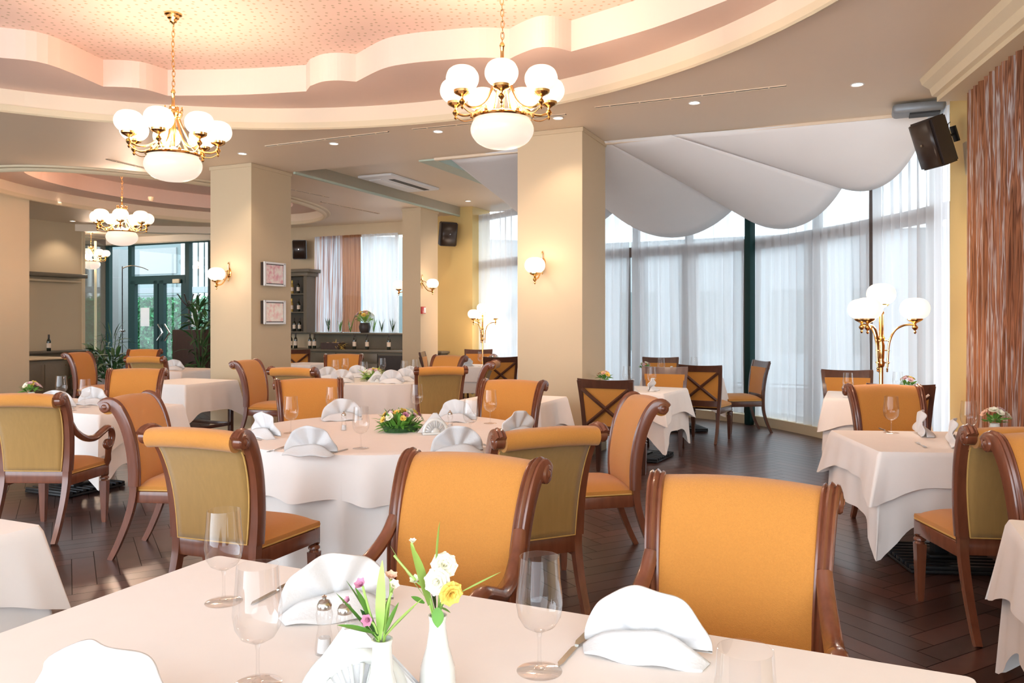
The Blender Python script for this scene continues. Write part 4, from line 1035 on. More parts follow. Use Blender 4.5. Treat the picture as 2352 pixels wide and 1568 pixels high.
# the near one is seen from its side; its face looks to the left and down
t_ = atY(2137, 327, 7.0)
speaker('large black loudspeaker tilted down at the upper right, on the ochre wall edge', t_[0]-.05, t_[1]-.02, t_[2]-.03, math.radians(-62), 0, .27, .43, roll=0)
bpy.data.objects['loudspeaker'].rotation_euler = (math.radians(20), 0, math.radians(-78))
x, y = onV(687, VB-.375); speaker('small black loudspeaker above the bottle shelves', x, y, 3.06, math.radians(0), math.radians(6), .30, .42)
x, y = onV(1032, 14.0-.36); speaker('black loudspeaker on the ochre wall behind the narrow pillar', x, y, 3.18, math.radians(25), math.radians(12), .34, .46)
ART = [artmat('pink_flower_painting', (.72,.36,.40), (.80,.60,.58), (.84,.76,.68)), artmat('pale_flower_painting', (.85,.55,.52), (.9,.76,.68), (.92,.87,.78))]
for k, (py, lab) in enumerate(((630,'upper framed pink flower picture on the central pillar'),(717,'lower framed pale pink picture on the central pillar'))):
    x, y = onU(623, -7.42); Y = y; z = H-(py-HY)/F*Y
    t = thing('framed_picture', lab, 'picture', (x, y, z), -T+PI/2, 'small framed pictures on the pillar')
    # local: x along the wall, -y out of it
    bm = BM(); box(bm, (0,-.03,0), (.42,.06,.31)); obj('box_frame', bm, 'blackplastic', t, smooth=False)
    bm = BM()
    for q in (-1, 1): box(bm, (q*.20, -.064, 0), (.035,.016,.325)); box(bm, (0, -.064, q*.15), (.43,.016,.025))
    obj('white_frame', bm, 'whitepaint', t, smooth=False)
    bm = BM(); box(bm, (0,-.0625,0), (.34,.005,.25)); o = obj('painting', bm, ART[k], t, smooth=False)
x, y = onU(970, -7.47); t = thing('fire_alarm', 'small red and white fire alarm box on the narrow pillar', 'alarm', (x, y, 1.70), -T+PI/2)
bm = BM(); box(bm, (0,-.02,0), (.12,.04,.13), bev=.005); obj('box', bm, 'red', t); bm = BM(); box(bm, (.02,-.043,0), (.07,.008,.10), bev=.002); obj('cover', bm, 'whitepaint', t)
t = thing('framed_picture', 'black framed picture seen edge-on on the ochre right wall', 'picture', rw(.42,.0,1.98), math.atan2(-PD.y, -PD.x))
bm = BM()
for q in (-1, 1): box(bm, (q*.14, .018, 0), (.02,.03,.80)); box(bm, (0, .018, q*.39), (.30,.03,.02))
obj('frame', bm, 'blackmetal', t, smooth=False); bm = BM(); box(bm, (0,.012,0), (.27,.01,.77)); obj('painting', bm, ART[1], t, smooth=False)
t = thing('plaster_wall_light', 'plaster uplighter box on the ochre right wall beside the curtain', 'wall lamp', rw(.45,.0,2.95), math.atan2(-PD.y, -PD.x))
bm = BM(); a = [bm.verts.new(p) for p in ((-.12,0,.14),(.12,0,.14),(.12,.13,.14),(-.12,.13,.14))]; b = [bm.verts.new(p) for p in ((-.05,0,-.16),(.05,0,-.16),(.05,.05,-.16),(-.05,.05,-.16))]
for k in range(4): bm.faces.new((a[k], a[(k+1)%4], b[(k+1)%4], b[k]))
bm.faces.new(a); bm.faces.new(b); obj('body', bm, 'cream', t, smooth=False)

# ================================================================ TABLEWARE
def glass_proto(label):
    t = thing('wine_glass', label, 'wine glass')
    bm = BM(); lathe(bm, [(.0415,.245),(.0425,.2455),(.0455,.20),(.0495,.165),(.0505,.145),(.046,.118),(.034,.098),(.016,.088),(0,.086)], 36); obj('bowl', bm, 'glass', t)
    bm = BM(); lathe(bm, [(0,.0035),(.012,.006),(.0055,.012),(.0036,.03),(.0036,.07),(.006,.082),(.012,.088)], 14); obj('stem', bm, 'glass', t)
    bm = BM(); lathe(bm, [(0,.004),(.02,.003),(.047,.0015),(.049,.0005),(.047,0),(0,0)], 36); obj('foot', bm, 'glass', t)
    return t
def napkin_proto(label):
    t = thing('folded_napkin', label, 'napkin')
    R = .155; nf = 4
    def fn(a, b):
        th = -PI*.02 + PI*1.04*a; r = R*(.04+.96*b)
        zig = math.sin(a*nf*PI*2)*.013*b
        return Vector((r*math.cos(th)*(1.0), zig + .012 - .03*b*b*math.sin(th), max(0, r*math.sin(th))*(.98) + .012))
    bm = BM(); grid(bm, 70, 10, fn); o = obj('fan', bm, 'napkin', t); md = o.modifiers.new('Solidify', 'SOLIDIFY'); md.thickness = .006
    # folded foot: the lower flap lying forward of the fan
    def fn2(a, b):
        x = (2*a-1)*R*(1-.10*b); return Vector((x, -.02-.07*b*(1-.3*(2*a-1)**2), .055*(1-b)*(1-abs(2*a-1)**2.2)+.006+.004*math.sin(a*12)))
    bm = BM(); grid(bm, 20, 6, fn2); o = obj('flap', bm, 'napkin', t); md = o.modifiers.new('Solidify', 'SOLIDIFY'); md.thickness = .005
    return t
def knife_proto(label):
    t = thing('table_knife', label, 'knife')
    bm = BM(); pts = [(-.11,-.006),(-.02,-.0095),(.0,-.0045),(.012,-.009),(.10,-.009),(.118,0),(.10,.004),(0,.0045),(-.02,.0095),(-.11,.007)]
    prism(bm, pts[:3]+pts[7:], .001, .007); obj('handle', bm, 'steel', t, smooth=False)
    bm = BM(); prism(bm, pts[2:8], .002, .004); obj('blade', bm, 'steel', t, smooth=False); return t
def fork_proto(label):
    t = thing('table_fork', label, 'fork')
    bm = BM(); prism(bm, [(-.10,-.008),(-.085,-.0095),(.02,-.003),(.045,-.004),(.045,.004),(.02,.003),(-.085,.0095),(-.10,.008)], .003, .006); obj('handle', bm, 'steel', t, smooth=False)
    bm = BM(); prism(bm, [(.04,-.004),(.055,-.011),(.07,-.011),(.07,.011),(.055,.011),(.04,.004)], .002, .005)
    for k in range(4): prism(bm, [(.068,-.0105+.0062*k),(.108,-.0098+.006*k),(.108,-.0078+.006*k),(.068,-.0077+.0062*k)], .002, .005)
    obj('tines', bm, 'steel', t, smooth=False); return t
def shaker_proto(label):
    t = thing('salt_shaker', label, 'salt shaker')
    bm = BM(); lathe(bm, [(0,0),(.021,0),(.022,.01),(.017,.045),(.014,.06),(.018,.075),(.02,.088),(.016,.1),(0,.1)], 12); obj('body', bm, 'glass', t)
    bm = BM(); lathe(bm, [(0,.1),(.016,.1),(.017,.108),(.012,.118),(.004,.122),(.006,.128),(0,.132)], 14); obj('cap', bm, 'steel', t)
    bm = BM(); lathe(bm, [(0,.004),(.017,.004),(.014,.035),(0,.035)], 10); obj('salt', bm, 'napkin', t); return t
def holder_proto(label):
    t = thing('napkin_holder', label, 'napkin holder')
    for s in (-1, 1):
        bm = BM(); n = 12; R = .085
        def ringpt(r, a): return (r*math.cos(a), s*(.028-.012*r/R), .012 + r*math.sin(a)*1.15)
        for k in range(n):                                    # ribs of the open fan
            a0 = PI*(k+.32)/n; a1 = PI*(k+.68)/n
            q = [ringpt(R*.32, a0), ringpt(R*.8, a0), ringpt(R*.8, a1), ringpt(R*.32, a1)]
            bm.faces.new([bm.verts.new(p) for p in q])
        for r0, r1 in ((.0,.34),(.78,1)):
            m_ = 24
            for k in range(m_):
                bm.faces.new([bm.verts.new(ringpt(r, a)) for r, a in ((R*max(r0,.01),PI*k/m_),(R*r1,PI*k/m_),(R*r1,PI*(k+1)/m_),(R*max(r0,.01),PI*(k+1)/m_))])
        bmesh.ops.remove_doubles(bm, verts=bm.verts[:], dist=.0005)
        o = obj('fan_plate', bm, 'ceramic', t); md = o.modifiers.new('Solidify', 'SOLIDIFY'); md.thickness = .005
    bm = BM(); box(bm, (0,0,.007), (.17,.065,.014), bev=.004); obj('base', bm, 'ceramic', t)
    for k in range(3):
        bm = BM(); y = -.01+.01*k; prism(bm, [(-.115,0),(.115,0),(.012,.125),(-.012,.125)], -.003, .003)
        bmesh.ops.transform(bm, matrix=Matrix.Translation((.004*k-.004, y, .015)) @ Matrix.Rotation(PI/2, 4, 'X'), verts=bm.verts[:]); obj('paper_napkin', bm, 'napkin', t, smooth=False)
    return t
PRO = {}
def put(kind, label, x, y, z=ZT, rz=0, scale=None, group=None, tilt=None):
    gl = {'wine_glass':'wine glasses on the tables','napkin':'fan folded napkins on the tables','knife':'table knives','fork':'table forks','shaker':'glass salt and pepper shakers','holder':'white fan napkin holders'}
    fns = {'wine_glass':glass_proto,'napkin':napkin_proto,'knife':knife_proto,'fork':fork_proto,'shaker':shaker_proto,'holder':holder_proto}
    g = group or gl[kind]
    if kind not in PRO:
        t = fns[kind](label); t.location = (x, y, z+.001); t.rotation_euler = (0,0,rz); t['group'] = g; PRO[kind] = t
        if scale: t.scale = (scale,)*3
        return t
    o = dup(PRO[kind], label, (x, y, z+.001), rz, g); o.scale = (scale or 1,)*3; return o
def G(px, ptop, label, Y=None, scale=None):           # glass: column and row of its rim
    Y = Y or F*(H-ZT-.24)/(ptop-HY); put('wine_glass', label, (px-HX)/F*Y, Y, scale=scale)
def Nk(px, ptop, label, rz=0, Y=None, scale=None):
    Y = Y or F*(H-ZT-.165)/(ptop-HY); put('napkin', label, (px-HX)/F*Y, Y, rz=rz, scale=scale)
def line_item(kind, label, p0, p1):
    a = at(*p0, ZT); b = at(*p1, ZT); put(kind, label, (a[0]+b[0])/2, (a[1]+b[1])/2, rz=math.atan2(b[1]-a[1], b[0]-a[0]))
# near table
G(514, 1176, 'wine glass at the far left corner of the near table')
G(592, 1318, 'wine glass on the near table, left of the white vases, nearer than the other', Y=1.64)
G(1239, 1284, 'wine glass on the near table, right of the vases, beside the knife')
G(1712, 1506, 'wine glass cut off by the bottom edge, in front of the nearest armchair', Y=1.22)
Nk(775, 1272, 'fan napkin on the near table, behind the left vase', rz=.3, Y=2.05, scale=.95)
Nk(240, 1478, 'fan napkin at the lower left corner of the near table', rz=-.15, Y=1.47)
Nk(1485, 1366, 'fan napkin on the near table in front of the nearest armchair', rz=-.35, Y=1.80, scale=.93)
line_item('knife', 'knife on the near table, left of the right fan napkin', (1360,1447), (1285,1532))
line_item('knife', 'knife on the near table behind the two left wine glasses', (695,1328), (575,1392))
put('shaker', 'glass shaker left of the vases, left of the pair', *at(745,1500,ZT))
put('shaker', 'glass shaker left of the vases, right of the pair', *at(792,1512,ZT))
put('holder', 'white ceramic fan napkin holder behind the left vase', -.30, 1.50, rz=.45, scale=1.25)
# main round table
G(668, 912, 'wine glass on the round table, between the two left napkins'); G(763, 890, 'wine glass on the round table, in front of the far left chair')
G(829, 936, 'wine glass on the round table, left of the flowers'); G(957, 884, 'wine glass on the round table, behind the flowers')
G(1081, 918, 'wine glass on the round table, right of the napkin holder'); G(1126, 897, 'tall looking wine glass on the round table, at its right side')
def ang(px, Y, c): x = (px-HX)/F*Y; return math.atan2(Y-c[1], x-c[0])+PI/2
for px, pt, lab in ((609,944,'leftmost fan napkin on the round table'),(713,976,'fan napkin nearest us at left on the round table'),(785,914,'fan napkin at the far left of the round table, before the amber chair'),
                    (1050,976,'fan napkin nearest us at right on the round table'),(1050,916,'fan napkin at the far right of the round table'),(1190,942,'rightmost fan napkin on the round table')):
    Y = F*(H-ZT-.165)/(pt-HY); a_ = ang(px, Y, RT1); a_ = (a_+PI/2)%PI-PI/2
    Nk(px, pt, lab, rz=a_*.6, Y=Y)
put('shaker', 'glass shaker on the round table, left of the flowers', *at(790,988,ZT)); put('shaker', 'glass shaker on the round table, right of the napkin holder', *at(1034,985,ZT))
put('holder', 'white napkin holder on the round table, right of the flowers', *at(999,997,ZT), rz=.3)
line_item('knife', 'knife on the round table, right of the nearest left napkin', (742,1047), (802,1031)); line_item('fork', 'fork on the round table, left of the nearest left napkin', (655,1027), (620,1038))
line_item('fork', 'fork on the round table, right of the nearest right napkin', (1108,1021), (1148,1030)); line_item('knife', 'knife on the round table, between the left napkin and left chair', (600,1012), (565,1003))
# far round table
for px, Y, lab in ((770,10.3,'leftmost wine glass on the far round table'),(793,10.75,'second wine glass from the left on the far round table'),(836,9.85,'wine glass on the far round table, left of its flowers'),
                   (878,10.8,'wine glass on the far round table, behind its flowers'),(929,10.1,'wine glass at the right of the far round table'),(952,10.4,'rightmost wine glass on the far round table')):
    G(px, 0, lab, Y=Y)
for px, Y, lab, r in ((752,10.25,'leftmost fan napkin on the far round table',.5),(785,9.7,'fan napkin nearest us at left on the far round table',.3),(822,10.6,'fan napkin at the back left of the far round table',-.2),
                   (900,9.6,'fan napkin nearest us at right on the far round table',-.2),(932,9.95,'fan napkin at the right of the far round table',-.4),(945,10.45,'rightmost fan napkin on the far round table',-.7)):
    Nk(px, 0, lab, rz=r, Y=Y)
x = (866-HX)/F*9.7; put('holder', 'white napkin holder on the far round table', x, 9.7, rz=.2)
# other tables
Nk(127, 902, 'fan napkin at the left of the left table, beside the armchair', rz=.3, Y=6.75); Nk(215, 888, 'fan napkin at the right of the left table', rz=-.2, Y=7.15)
G(141, 0, 'wine glass on the left table, beside the small bouquet', Y=7.3); G(195, 0, 'wine glass on the left table, in front of a fan napkin', Y=6.9)
line_item('fork', 'fork on the left table in front of the left napkin', (135,948), (165,944))
Nk(400, 830, 'fan napkin on the distant table near the entrance planter', Y=12.2)
G(1440, 0, 'wine glass on the nearer bay table, right of its bouquet', Y=8.85); G(1497, 0, 'wine glass on the nearer bay table, behind its napkin', Y=8.7); Nk(1496, 0, 'fan napkin on the nearer bay table', rz=1.1, Y=8.55, scale=.85)
Nk(1450, 0, 'fan napkin on the nearer bay table, behind the nearest cross-back chair', rz=1.3, Y=8.45, scale=.8)
G(1519, 0, 'wine glass on the far bay table', Y=10.8); Nk(1540, 0, 'fan napkin on the far bay table', rz=1.2, Y=10.9, scale=.8)
G(1594, 0, 'wine glass at the right of the far bay table', Y=11.1)
G(1948, 0, 'wine glass on the table by the floor lamp', Y=7.75); G(2062, 0, 'faint wine glass near the bouquet on the table by the floor lamp', Y=7.9); Nk(1988, 0, 'fan napkin on the table by the floor lamp', rz=1.2, Y=7.7, scale=.8)
G(2047, 912, 'wine glass on the right table, left part'); G(2225, 923, 'wine glass on the right table, above the cut-off chairs')
Nk(2112, 0, 'white napkin standing edge-on at the middle of the right table', rz=1.25, Y=5.25); Nk(2185, 0, 'white napkin standing edge-on nearest us on the right table', rz=1.15, Y=4.80)
line_item('fork', 'fork lying on the right table', (2135,1034), (2098,1013)); line_item('knife', 'knife on the right table, left of the wine glass', (2020,984), (2044,994))
G(1104, 0, 'wine glass on the table under the far floor lamp', Y=13.1); Nk(1075, 0, 'fan napkin left on the table under the far floor lamp', rz=.9, Y=13.2, scale=.8); Nk(1122, 0, 'fan napkin right on the table under the far floor lamp', rz=-.9, Y=13.2, scale=.8)

# ================================================================ FLOWERS
def petal_flower(bm, c, r, rn, layers=3, up=None):
    c = Vector(c); up = Vector(up or (0,0,1)).normalized(); q = up.to_track_quat('Z', 'Y')
    for L in range(layers):
        n = 5 + L; tilt = 1.25 - L*.42; ph = rn.uniform(0, 6)
        for k in range(n):
            a = 2*PI*k/n + ph; R = r*(.55+.45*L/(max(1, layers-1))); w = R*.55
            def pt(u, v):   # u across, v along
                rad = R*(v*math.cos(tilt) + .05); hh = R*(v*math.sin(tilt)) + .12*R*math.sin(v*3)
                ww = w*math.sin(min(1, v*1.15)*PI*.55+.25)*(u)
                return c + q @ Vector((rad*math.cos(a)-ww*math.sin(a), rad*math.sin(a)+ww*math.cos(a), hh + .12*R*abs(u)))
            vs = [[bm.verts.new(pt(u, v)) for v in (0, .4, .75, 1)] for u in (-1, 0, 1)]
            for i in range(2):
                for j in range(3): bm.faces.new((vs[i][j], vs[i+1][j], vs[i+1][j+1], vs[i][j+1]))
def leaf(bm, p, d, L, w, rn, bend=.4, n=5):
    p = Vector(p); d = Vector(d).normalized(); side = d.cross(Vector((0,0,1))); side = side.normalized() if side.length > .05 else Vector((1,0,0))
    side = (Matrix.Rotation(rn.uniform(-.6,.6), 3, d) @ side); prev = None; pos = p.copy(); dd = d.copy()
    for i in range(n+1):
        t = i/n; ww = w*math.sin(PI*min(1, t*.93+.06))**.8; up = side.cross(dd)*(ww*.25)
        row = [bm.verts.new(pos-side*ww+up), bm.verts.new(pos), bm.verts.new(pos+side*ww+up)]
        if prev:
            for k in range(2): bm.faces.new((prev[k], prev[k+1], row[k+1], row[k]))
        prev = row; pos = pos+dd*(L/n); dd = (dd + Vector((0,0,-bend/n))).normalized()
def bouquet(label, x, y, z, rx, ry, h, nb, seed, vase=None, cols=('p_white','p_yellow','p_rose'), br=.024, group='small flower arrangements', nleaf=60, cat='flowers', leafm='leaf'):
    rn = random.Random(seed); t = thing('flower_arrangement', label, cat, (x, y, z), rn.uniform(0, 6), group)
    z0 = 0
    if vase:
        vr, vh, vm = vase; bm = BM(); lathe(bm, [(0,0),(vr*.7,0),(vr*.85,vh*.2),(vr,vh*.6),(vr*.8,vh*.95),(vr*.85,vh),(vr*.7,vh),(vr*.6,vh*.9),(0,vh*.85)], 20); obj('vase', bm, vm, t); z0 = vh
    else:
        bm = BM(); lathe(bm, [(0,0),(rx*.6,0),(rx*.7,.03),(rx*.5,.05),(0,.05)], 16, axis=Matrix.Diagonal((1, ry/rx, 1, 1))); obj('tray', bm, 'leaf_dark', t)
    bm = BM()
    for k in range(nleaf):
        a = rn.uniform(0, 2*PI); r = rn.random()**.6; p = (rx*.55*r*math.cos(a), ry*.55*r*math.sin(a), z0+rn.uniform(0, h*.35))
        el = rn.uniform(.0, 1.2); leaf(bm, p, (math.cos(a)*math.cos(el), math.sin(a)*math.cos(el), math.sin(el)), rn.uniform(.4,.75)*max(rx, h)*.95, br*.42, rn, .5, 4)
    obj('foliage', bm, leafm, t)
    for k in range(nb):
        a = k*2.4+rn.uniform(-.3,.3); r = math.sqrt((k+.5)/nb); px_, py_ = rx*.78*r*math.cos(a), ry*.78*r*math.sin(a); pz = z0 + h*(.55+.45*math.sqrt(max(0, 1-r*r))) - br*.6
        bm = BM(); petal_flower(bm, (px_, py_, pz), br*rn.uniform(.8,1.15), rn, 3, (px_*2, py_*2, h)); obj('blossom', bm, cols[k % len(cols)], t)
    return t
x, y = at(921,990,ZT); bouquet('low centrepiece of yellow, cream and mauve flowers on the main round table', x, y, ZT, .19, .14, .15, 24, 5, cols=('p_white','p_yellow','p_rose','p_yellow','p_white','p_pink'), br=.027, nleaf=150)
x = (858-HX)/F*10.15; bouquet('flower centrepiece on the far round table', x, 10.15, ZT, .24, .15, .15, 18, 6, cols=('p_yellow','p_white','p_rose'), br=.03, nleaf=90, leafm='leaf_light')
for px, Y, lab, cols, s in ((72,7.25,'small bouquet on the left table above the armchair',('p_white','p_rose','p_yellow'),9),(1388,8.75,'small yellow bouquet on the nearer bay table beside the right pillar',('p_yellow','p_peach'),10),
        (1481,10.75,'small pale bouquet on the far bay table',('p_rose','p_white'),11),(2086,7.95,'small pink and yellow bouquet on the table by the floor lamp',('p_rose','p_yellow','p_peach'),12),
        (2285,5.05,'peach bouquet on the right table in front of the striped curtain',('p_peach','p_white','p_rose'),13),(1133,13.3,'small pink bouquet on the table under the far floor lamp',('p_rose','p_peach'),14)):
    k = 1.0; bouquet(lab, (px-HX)/F*Y, Y, ZT, .085, .085, .10, 8, s, vase=(.035,.10,'ceramic'), cols=cols, br=.026, nleaf=40)
# the two vases on the near table
def vase(label, x, y, h, r, nr):
    bm = BM(); lathe(bm, [(0,0),(r*.75,0),(r*.95,h*.08),(r,h*.25),(r*.93,h*.42),(r*.6,h*.66),(nr*1.02,h*.84),(nr,h*.93),(nr*1.12,h),(nr*.95,h),(nr*.85,h*.92),(nr*.9,h*.8),(0,h*.7)], 40)
    return tag(obj('white_vase', bm, 'ceramic', loc=(x, y, ZT+.001)), label, 'vase', 'white bud vases on the near table')
V1 = (-.236, 1.444); V2 = (-.146, 1.56)
vase('white vase holding the mauve flowers, left of the two on the near table', *V1, .172, .034, .0175)
vase('white vase holding the cream and yellow flowers, right of the two on the near table', *V2, .172, .036, .0165)
def sprig(name, label, base, leaves, blooms, stems, seed):
    rn = random.Random(seed); t = thing(name, label, 'flowers', base, 0, 'flowers in the near vases')
    bm = BM()
    for s in stems: tube(bm, spline(s, 4), .0022, 6)
    obj('stem', bm, 'leaf_light', t)
    for (p, d, L, w, m_, b) in leaves:
        bm = BM(); leaf(bm, p, d, L, w, rn, b, 8); obj('leaf', bm, m_, t)
    for (p, r, m_, up, lay) in blooms:
        bm = BM(); petal_flower(bm, p, r, rn, lay, up); obj('blossom', bm, m_, t)
zt = ZT+.168
def L2(px, py, base, Y): # offset from a base point of a spot seen at a pixel, at distance Y
    p = atY(px, py, Y); return (p[0]-base[0], p[1]-base[1], p[2]-base[2])
B1 = (V1[0], V1[1], zt-.03); B2 = (V2[0], V2[1], zt-.03)
o0 = (0,0,0)
def lf(base, Y, a, b, w, m_='leaf', bend=.15, dy=0):
    p = Vector(L2(*a, base, Y)); q = Vector(L2(*b, base, Y+dy)); return (p, q-p, (q-p).length*1.03, w, m_, bend)
leaves1 = [lf(B1,1.44,(873,1470),(878,1292),.010,'leaf_light',.02),lf(B1,1.43,(868,1470),(772,1368),.009,'leaf',-.1),lf(B1,1.42,(862,1455),(778,1432),.008,'leaf',.1),lf(B1,1.45,(870,1460),(800,1335),.009,'leaf',.1),
           lf(B1,1.45,(880,1465),(948,1395),.009,'leaf',.05),lf(B1,1.43,(885,1455),(915,1385),.008,'leaf',.0),lf(B1,1.44,(880,1468),(962,1372),.006,'leaf_light',.2),lf(B1,1.45,(872,1440),(905,1345),.007,'leaf_light',.1),
           lf(B1,1.44,(860,1440),(815,1352),.009,'leaf',-.1),lf(B1,1.43,(868,1460),(830,1400),.010,'leaf_dark',.1),lf(B1,1.45,(880,1450),(868,1350),.008,'leaf',.0)]
st1 = [[o0, Vector(L2(850,1410,B1,1.44)), Vector(L2(833,1345,B1,1.44))],[o0, Vector(L2(862,1440,B1,1.43)), Vector(L2(847,1425,B1,1.43))],[o0, Vector(L2(888,1400,B1,1.44)), Vector(L2(900,1360,B1,1.44))],[o0, Vector(L2(895,1380,B1,1.45)), Vector(L2(897,1330,B1,1.45))]]
bl1 = [(L2(832,1345,B1,1.44),.013,'p_pink',(-.3,-.5,.6),2),(L2(847,1422,B1,1.42),.013,'p_pink',(-.2,-1,.2),2),(L2(897,1330,B1,1.45),.014,'p_peach',(.2,-.3,1),2),(L2(903,1345,B1,1.44),.011,'p_white',(.3,-.5,.5),2),(L2(803,1378,B1,1.44),.008,'p_pink',(-.5,-.5,.3),2)]
sprig('flower_sprig', 'green leafy sprig with small mauve flowers in the left white vase', B1, leaves1, bl1, st1, 3)
leaves2 = [lf(B2,1.56,(1003,1300),(1010,1200),.008,'leaf_light',-.02),lf(B2,1.55,(985,1390),(948,1252),.015,'leaf_light',.25),lf(B2,1.56,(975,1370),(890,1262),.006,'leaf_light',-.3),lf(B2,1.54,(1055,1362),(1150,1318),.007,'leaf_light',-.1),
           lf(B2,1.53,(1005,1395),(1005,1440),.012,'leaf',.3),lf(B2,1.56,(1000,1400),(985,1330),.012,'leaf_dark',0),lf(B2,1.55,(1008,1410),(1020,1375),.010,'leaf',.1),lf(B2,1.56,(1010,1395),(1035,1405),.006,'leaf',.2),
           lf(B2,1.57,(975,1385),(945,1370),.006,'leaf',0),lf(B2,1.57,(1015,1390),(1005,1340),.010,'leaf_dark',0)]
st2 = [[o0, Vector(L2(985,1360,B2,1.56)), Vector(L2(957,1335,B2,1.55)), Vector(L2(905,1275,B2,1.55))],[o0, Vector(L2(1008,1380,B2,1.56)), Vector(L2(1018,1300,B2,1.56))],[o0, Vector(L2(1012,1390,B2,1.55)), Vector(L2(1040,1365,B2,1.54)), Vector(L2(1060,1360,B2,1.54))],[o0, Vector(L2(960,1290,B2,1.56)), Vector(L2(945,1245,B2,1.56))]]
bl2 = [(L2(1020,1298,B2,1.56),.024,'p_white',(.2,-.8,.6),4),(L2(1005,1335,B2,1.54),.024,'p_white',(-.2,-1,.2),4),(L2(1035,1362,B2,1.53),.022,'p_yellow',(.5,-1,-.1),4),(L2(957,1338,B2,1.55),.014,'p_white',(-.3,-.4,1),2),(L2(948,1247,B2,1.56),.009,'p_white',(0,-.2,1),2)]
sprig('flower_sprig', 'cream and yellow flowers with long leaves in the right white vase', B2, leaves2, bl2, st2, 7)

# ================================================================ BAR
def bottle_proto(label, glassm='bottle', cap='paper'):
    t = thing('wine_bottle', label, 'bottle')
    bm = BM(); lathe(bm, [(0,0),(.035,0),(.037,.005),(.037,.18),(.034,.2),(.02,.225),(.0145,.245),(.0145,.295),(.016,.297),(.016,.305),(0,.305)], 16); obj('bottle_body', bm, glassm, t)
    bm = BM(); lathe(bm, [(.0378,.06),(.0382,.06),(.0382,.15),(.0378,.15)], 16); obj('label', bm, 'paper', t)
    bm = BM(); lathe(bm, [(.0155,.245),(.0168,.25),(.0168,.308),(0,.309)], 12); obj('cap', bm, cap, t); return t
BP = {}
def bottle(label, x, y, z, kind='dark', s=1, group='bottles of the bar'):
    if kind not in BP:
        t = bottle_proto(label, 'bottle' if kind == 'dark' else 'bottle_amber', 'blackplastic' if kind == 'dark' else 'p_yellow'); t.location = (x, y, z+.001); t['group'] = group; BP[kind] = t; t.scale = (s,)*3; return t
    o = dup(BP[kind], label, (x, y, z+.001), None, group); o.scale = (s,)*3
def barbox(name, m, p0, p1, v0, v1, z0, z1, parent=None, bev=0):
    """box between two image columns on the plane v0, reaching to depth v1 ; in world space"""
    a = touv(*onV(p0, v0))[0]; b = touv(*onV(p1, v0))[0]; bm = BM(); c = uv((a+b)/2, (v0+v1)/2)
    box(bm, (c[0], c[1], (z0+z1)/2), (b-a, abs(v1-v0), z1-z0), -T, bev=bev); o = obj(name, bm, m, parent, smooth=bool(bev)); return o
t = thing('bar_back_counter', 'long olive bar counter along the curtained window', 'counter')
barbox('cabinet_body', 'cabinet', 640, 1012, 13.72, 14.36, 0, .86, t); barbox('worktop', 'cabinet', 640, 1014, 13.66, 14.36, .86, .905, t, .006)
for k, (p0, p1) in enumerate(((724,770),(772,826),(828,866))):
    d = barbox('door', 'cabinet', p0, p1, 13.695, 13.72, .08, .62, t, .004); w = barbox('drawer', 'cabinet', p0, p1, 13.695, 13.72, .65, .83, t, .004)
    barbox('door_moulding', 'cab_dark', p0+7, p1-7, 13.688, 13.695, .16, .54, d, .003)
barbox('niche_shade_board', 'blackplastic', 868, 1008, 13.70, 13.72, .06, .80, t)  # flat black board, its colour stands in for the shade inside an open niche
o = barbox('window_ledge', 'cabinet', 640, 1014, 14.16, 14.44, 1.215, 1.25, None, .004); tag(o, 'narrow olive ledge running under the bar curtains', 'shelf')
sh = thing('bottle_shelf_unit', 'olive grey shelf unit with a moulded top holding three rows of bottles', 'shelf unit')
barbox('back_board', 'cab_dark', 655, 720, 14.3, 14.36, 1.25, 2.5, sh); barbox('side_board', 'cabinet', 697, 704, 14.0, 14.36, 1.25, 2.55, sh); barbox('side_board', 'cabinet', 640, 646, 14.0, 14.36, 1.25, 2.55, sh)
for z in (1.25, 1.68, 2.08): barbox('shelf_board', 'cabinet', 642, 700, 14.02, 14.36, z, z+.022, sh)
barbox('crown_moulding', 'cabinet', 636, 706, 13.96, 14.38, 2.48, 2.56, sh, .01); barbox('crown_moulding', 'cabinet', 632, 709, 13.9, 14.38, 2.56, 2.63, sh, .015)
rows = ['top','middle','bottom']
for r, z in enumerate((2.103, 1.703, 1.273)):
    for c, px in enumerate(((671,685,702),(670,686,702),(676,688,706))[r]):
        x, y = onV(px, 14.12); kd = 'amber' if (r == 0 and c != 1) or (r == 1 and c == 0) else 'dark'
        bottle('%s wine bottle on the %s shelf of the bar unit, %s' % ('pale' if kd == 'amber' else 'dark', rows[r], ('left','middle','right')[c]), x, y, z, kd, .95, 'bottles on the bar shelves')
for px, lab in ((668,'leftmost on the bar counter'),(679,'second from the left on the bar counter'),(712,'left of the pair beside the basket'),(722,'right of the pair beside the basket'),(814,'between the basket and the middle of the bar counter'),(843,'in the middle of the bar counter'),(893,'rightmost on the bar counter, beside the narrow pillar')):
    x, y = onV(px, 13.95); bottle('dark wine bottle ' + lab, x, y, .906, 'dark', 1.05, 'bottles on the bar counter')
x, y = onV(765, 13.9); t = thing('produce_crate', 'dark wooden crate with pale fruit on the bar counter', 'crate', (x, y, .906), -T)
bm = BM()
for q in (-1, 1): box(bm, (0, q*.12, .07), (.44,.015,.13), bev=.002); box(bm, (q*.22, 0, .07), (.015,.24,.13), bev=.002)
box(bm, (0,0,.006), (.44,.24,.012)); obj('crate', bm, 'planter', t, smooth=False)
bm = BM(); rn = random.Random(8)
for k in range(60):
    a = rn.uniform(0,6.28); leaf(bm, (rn.uniform(.0,.3), rn.uniform(-.12,-.02), rn.uniform(.0,.1)), (math.cos(a), math.sin(a)*.4-.2, rn.uniform(-.3,.6)), .16, .006, rn, .8, 4)
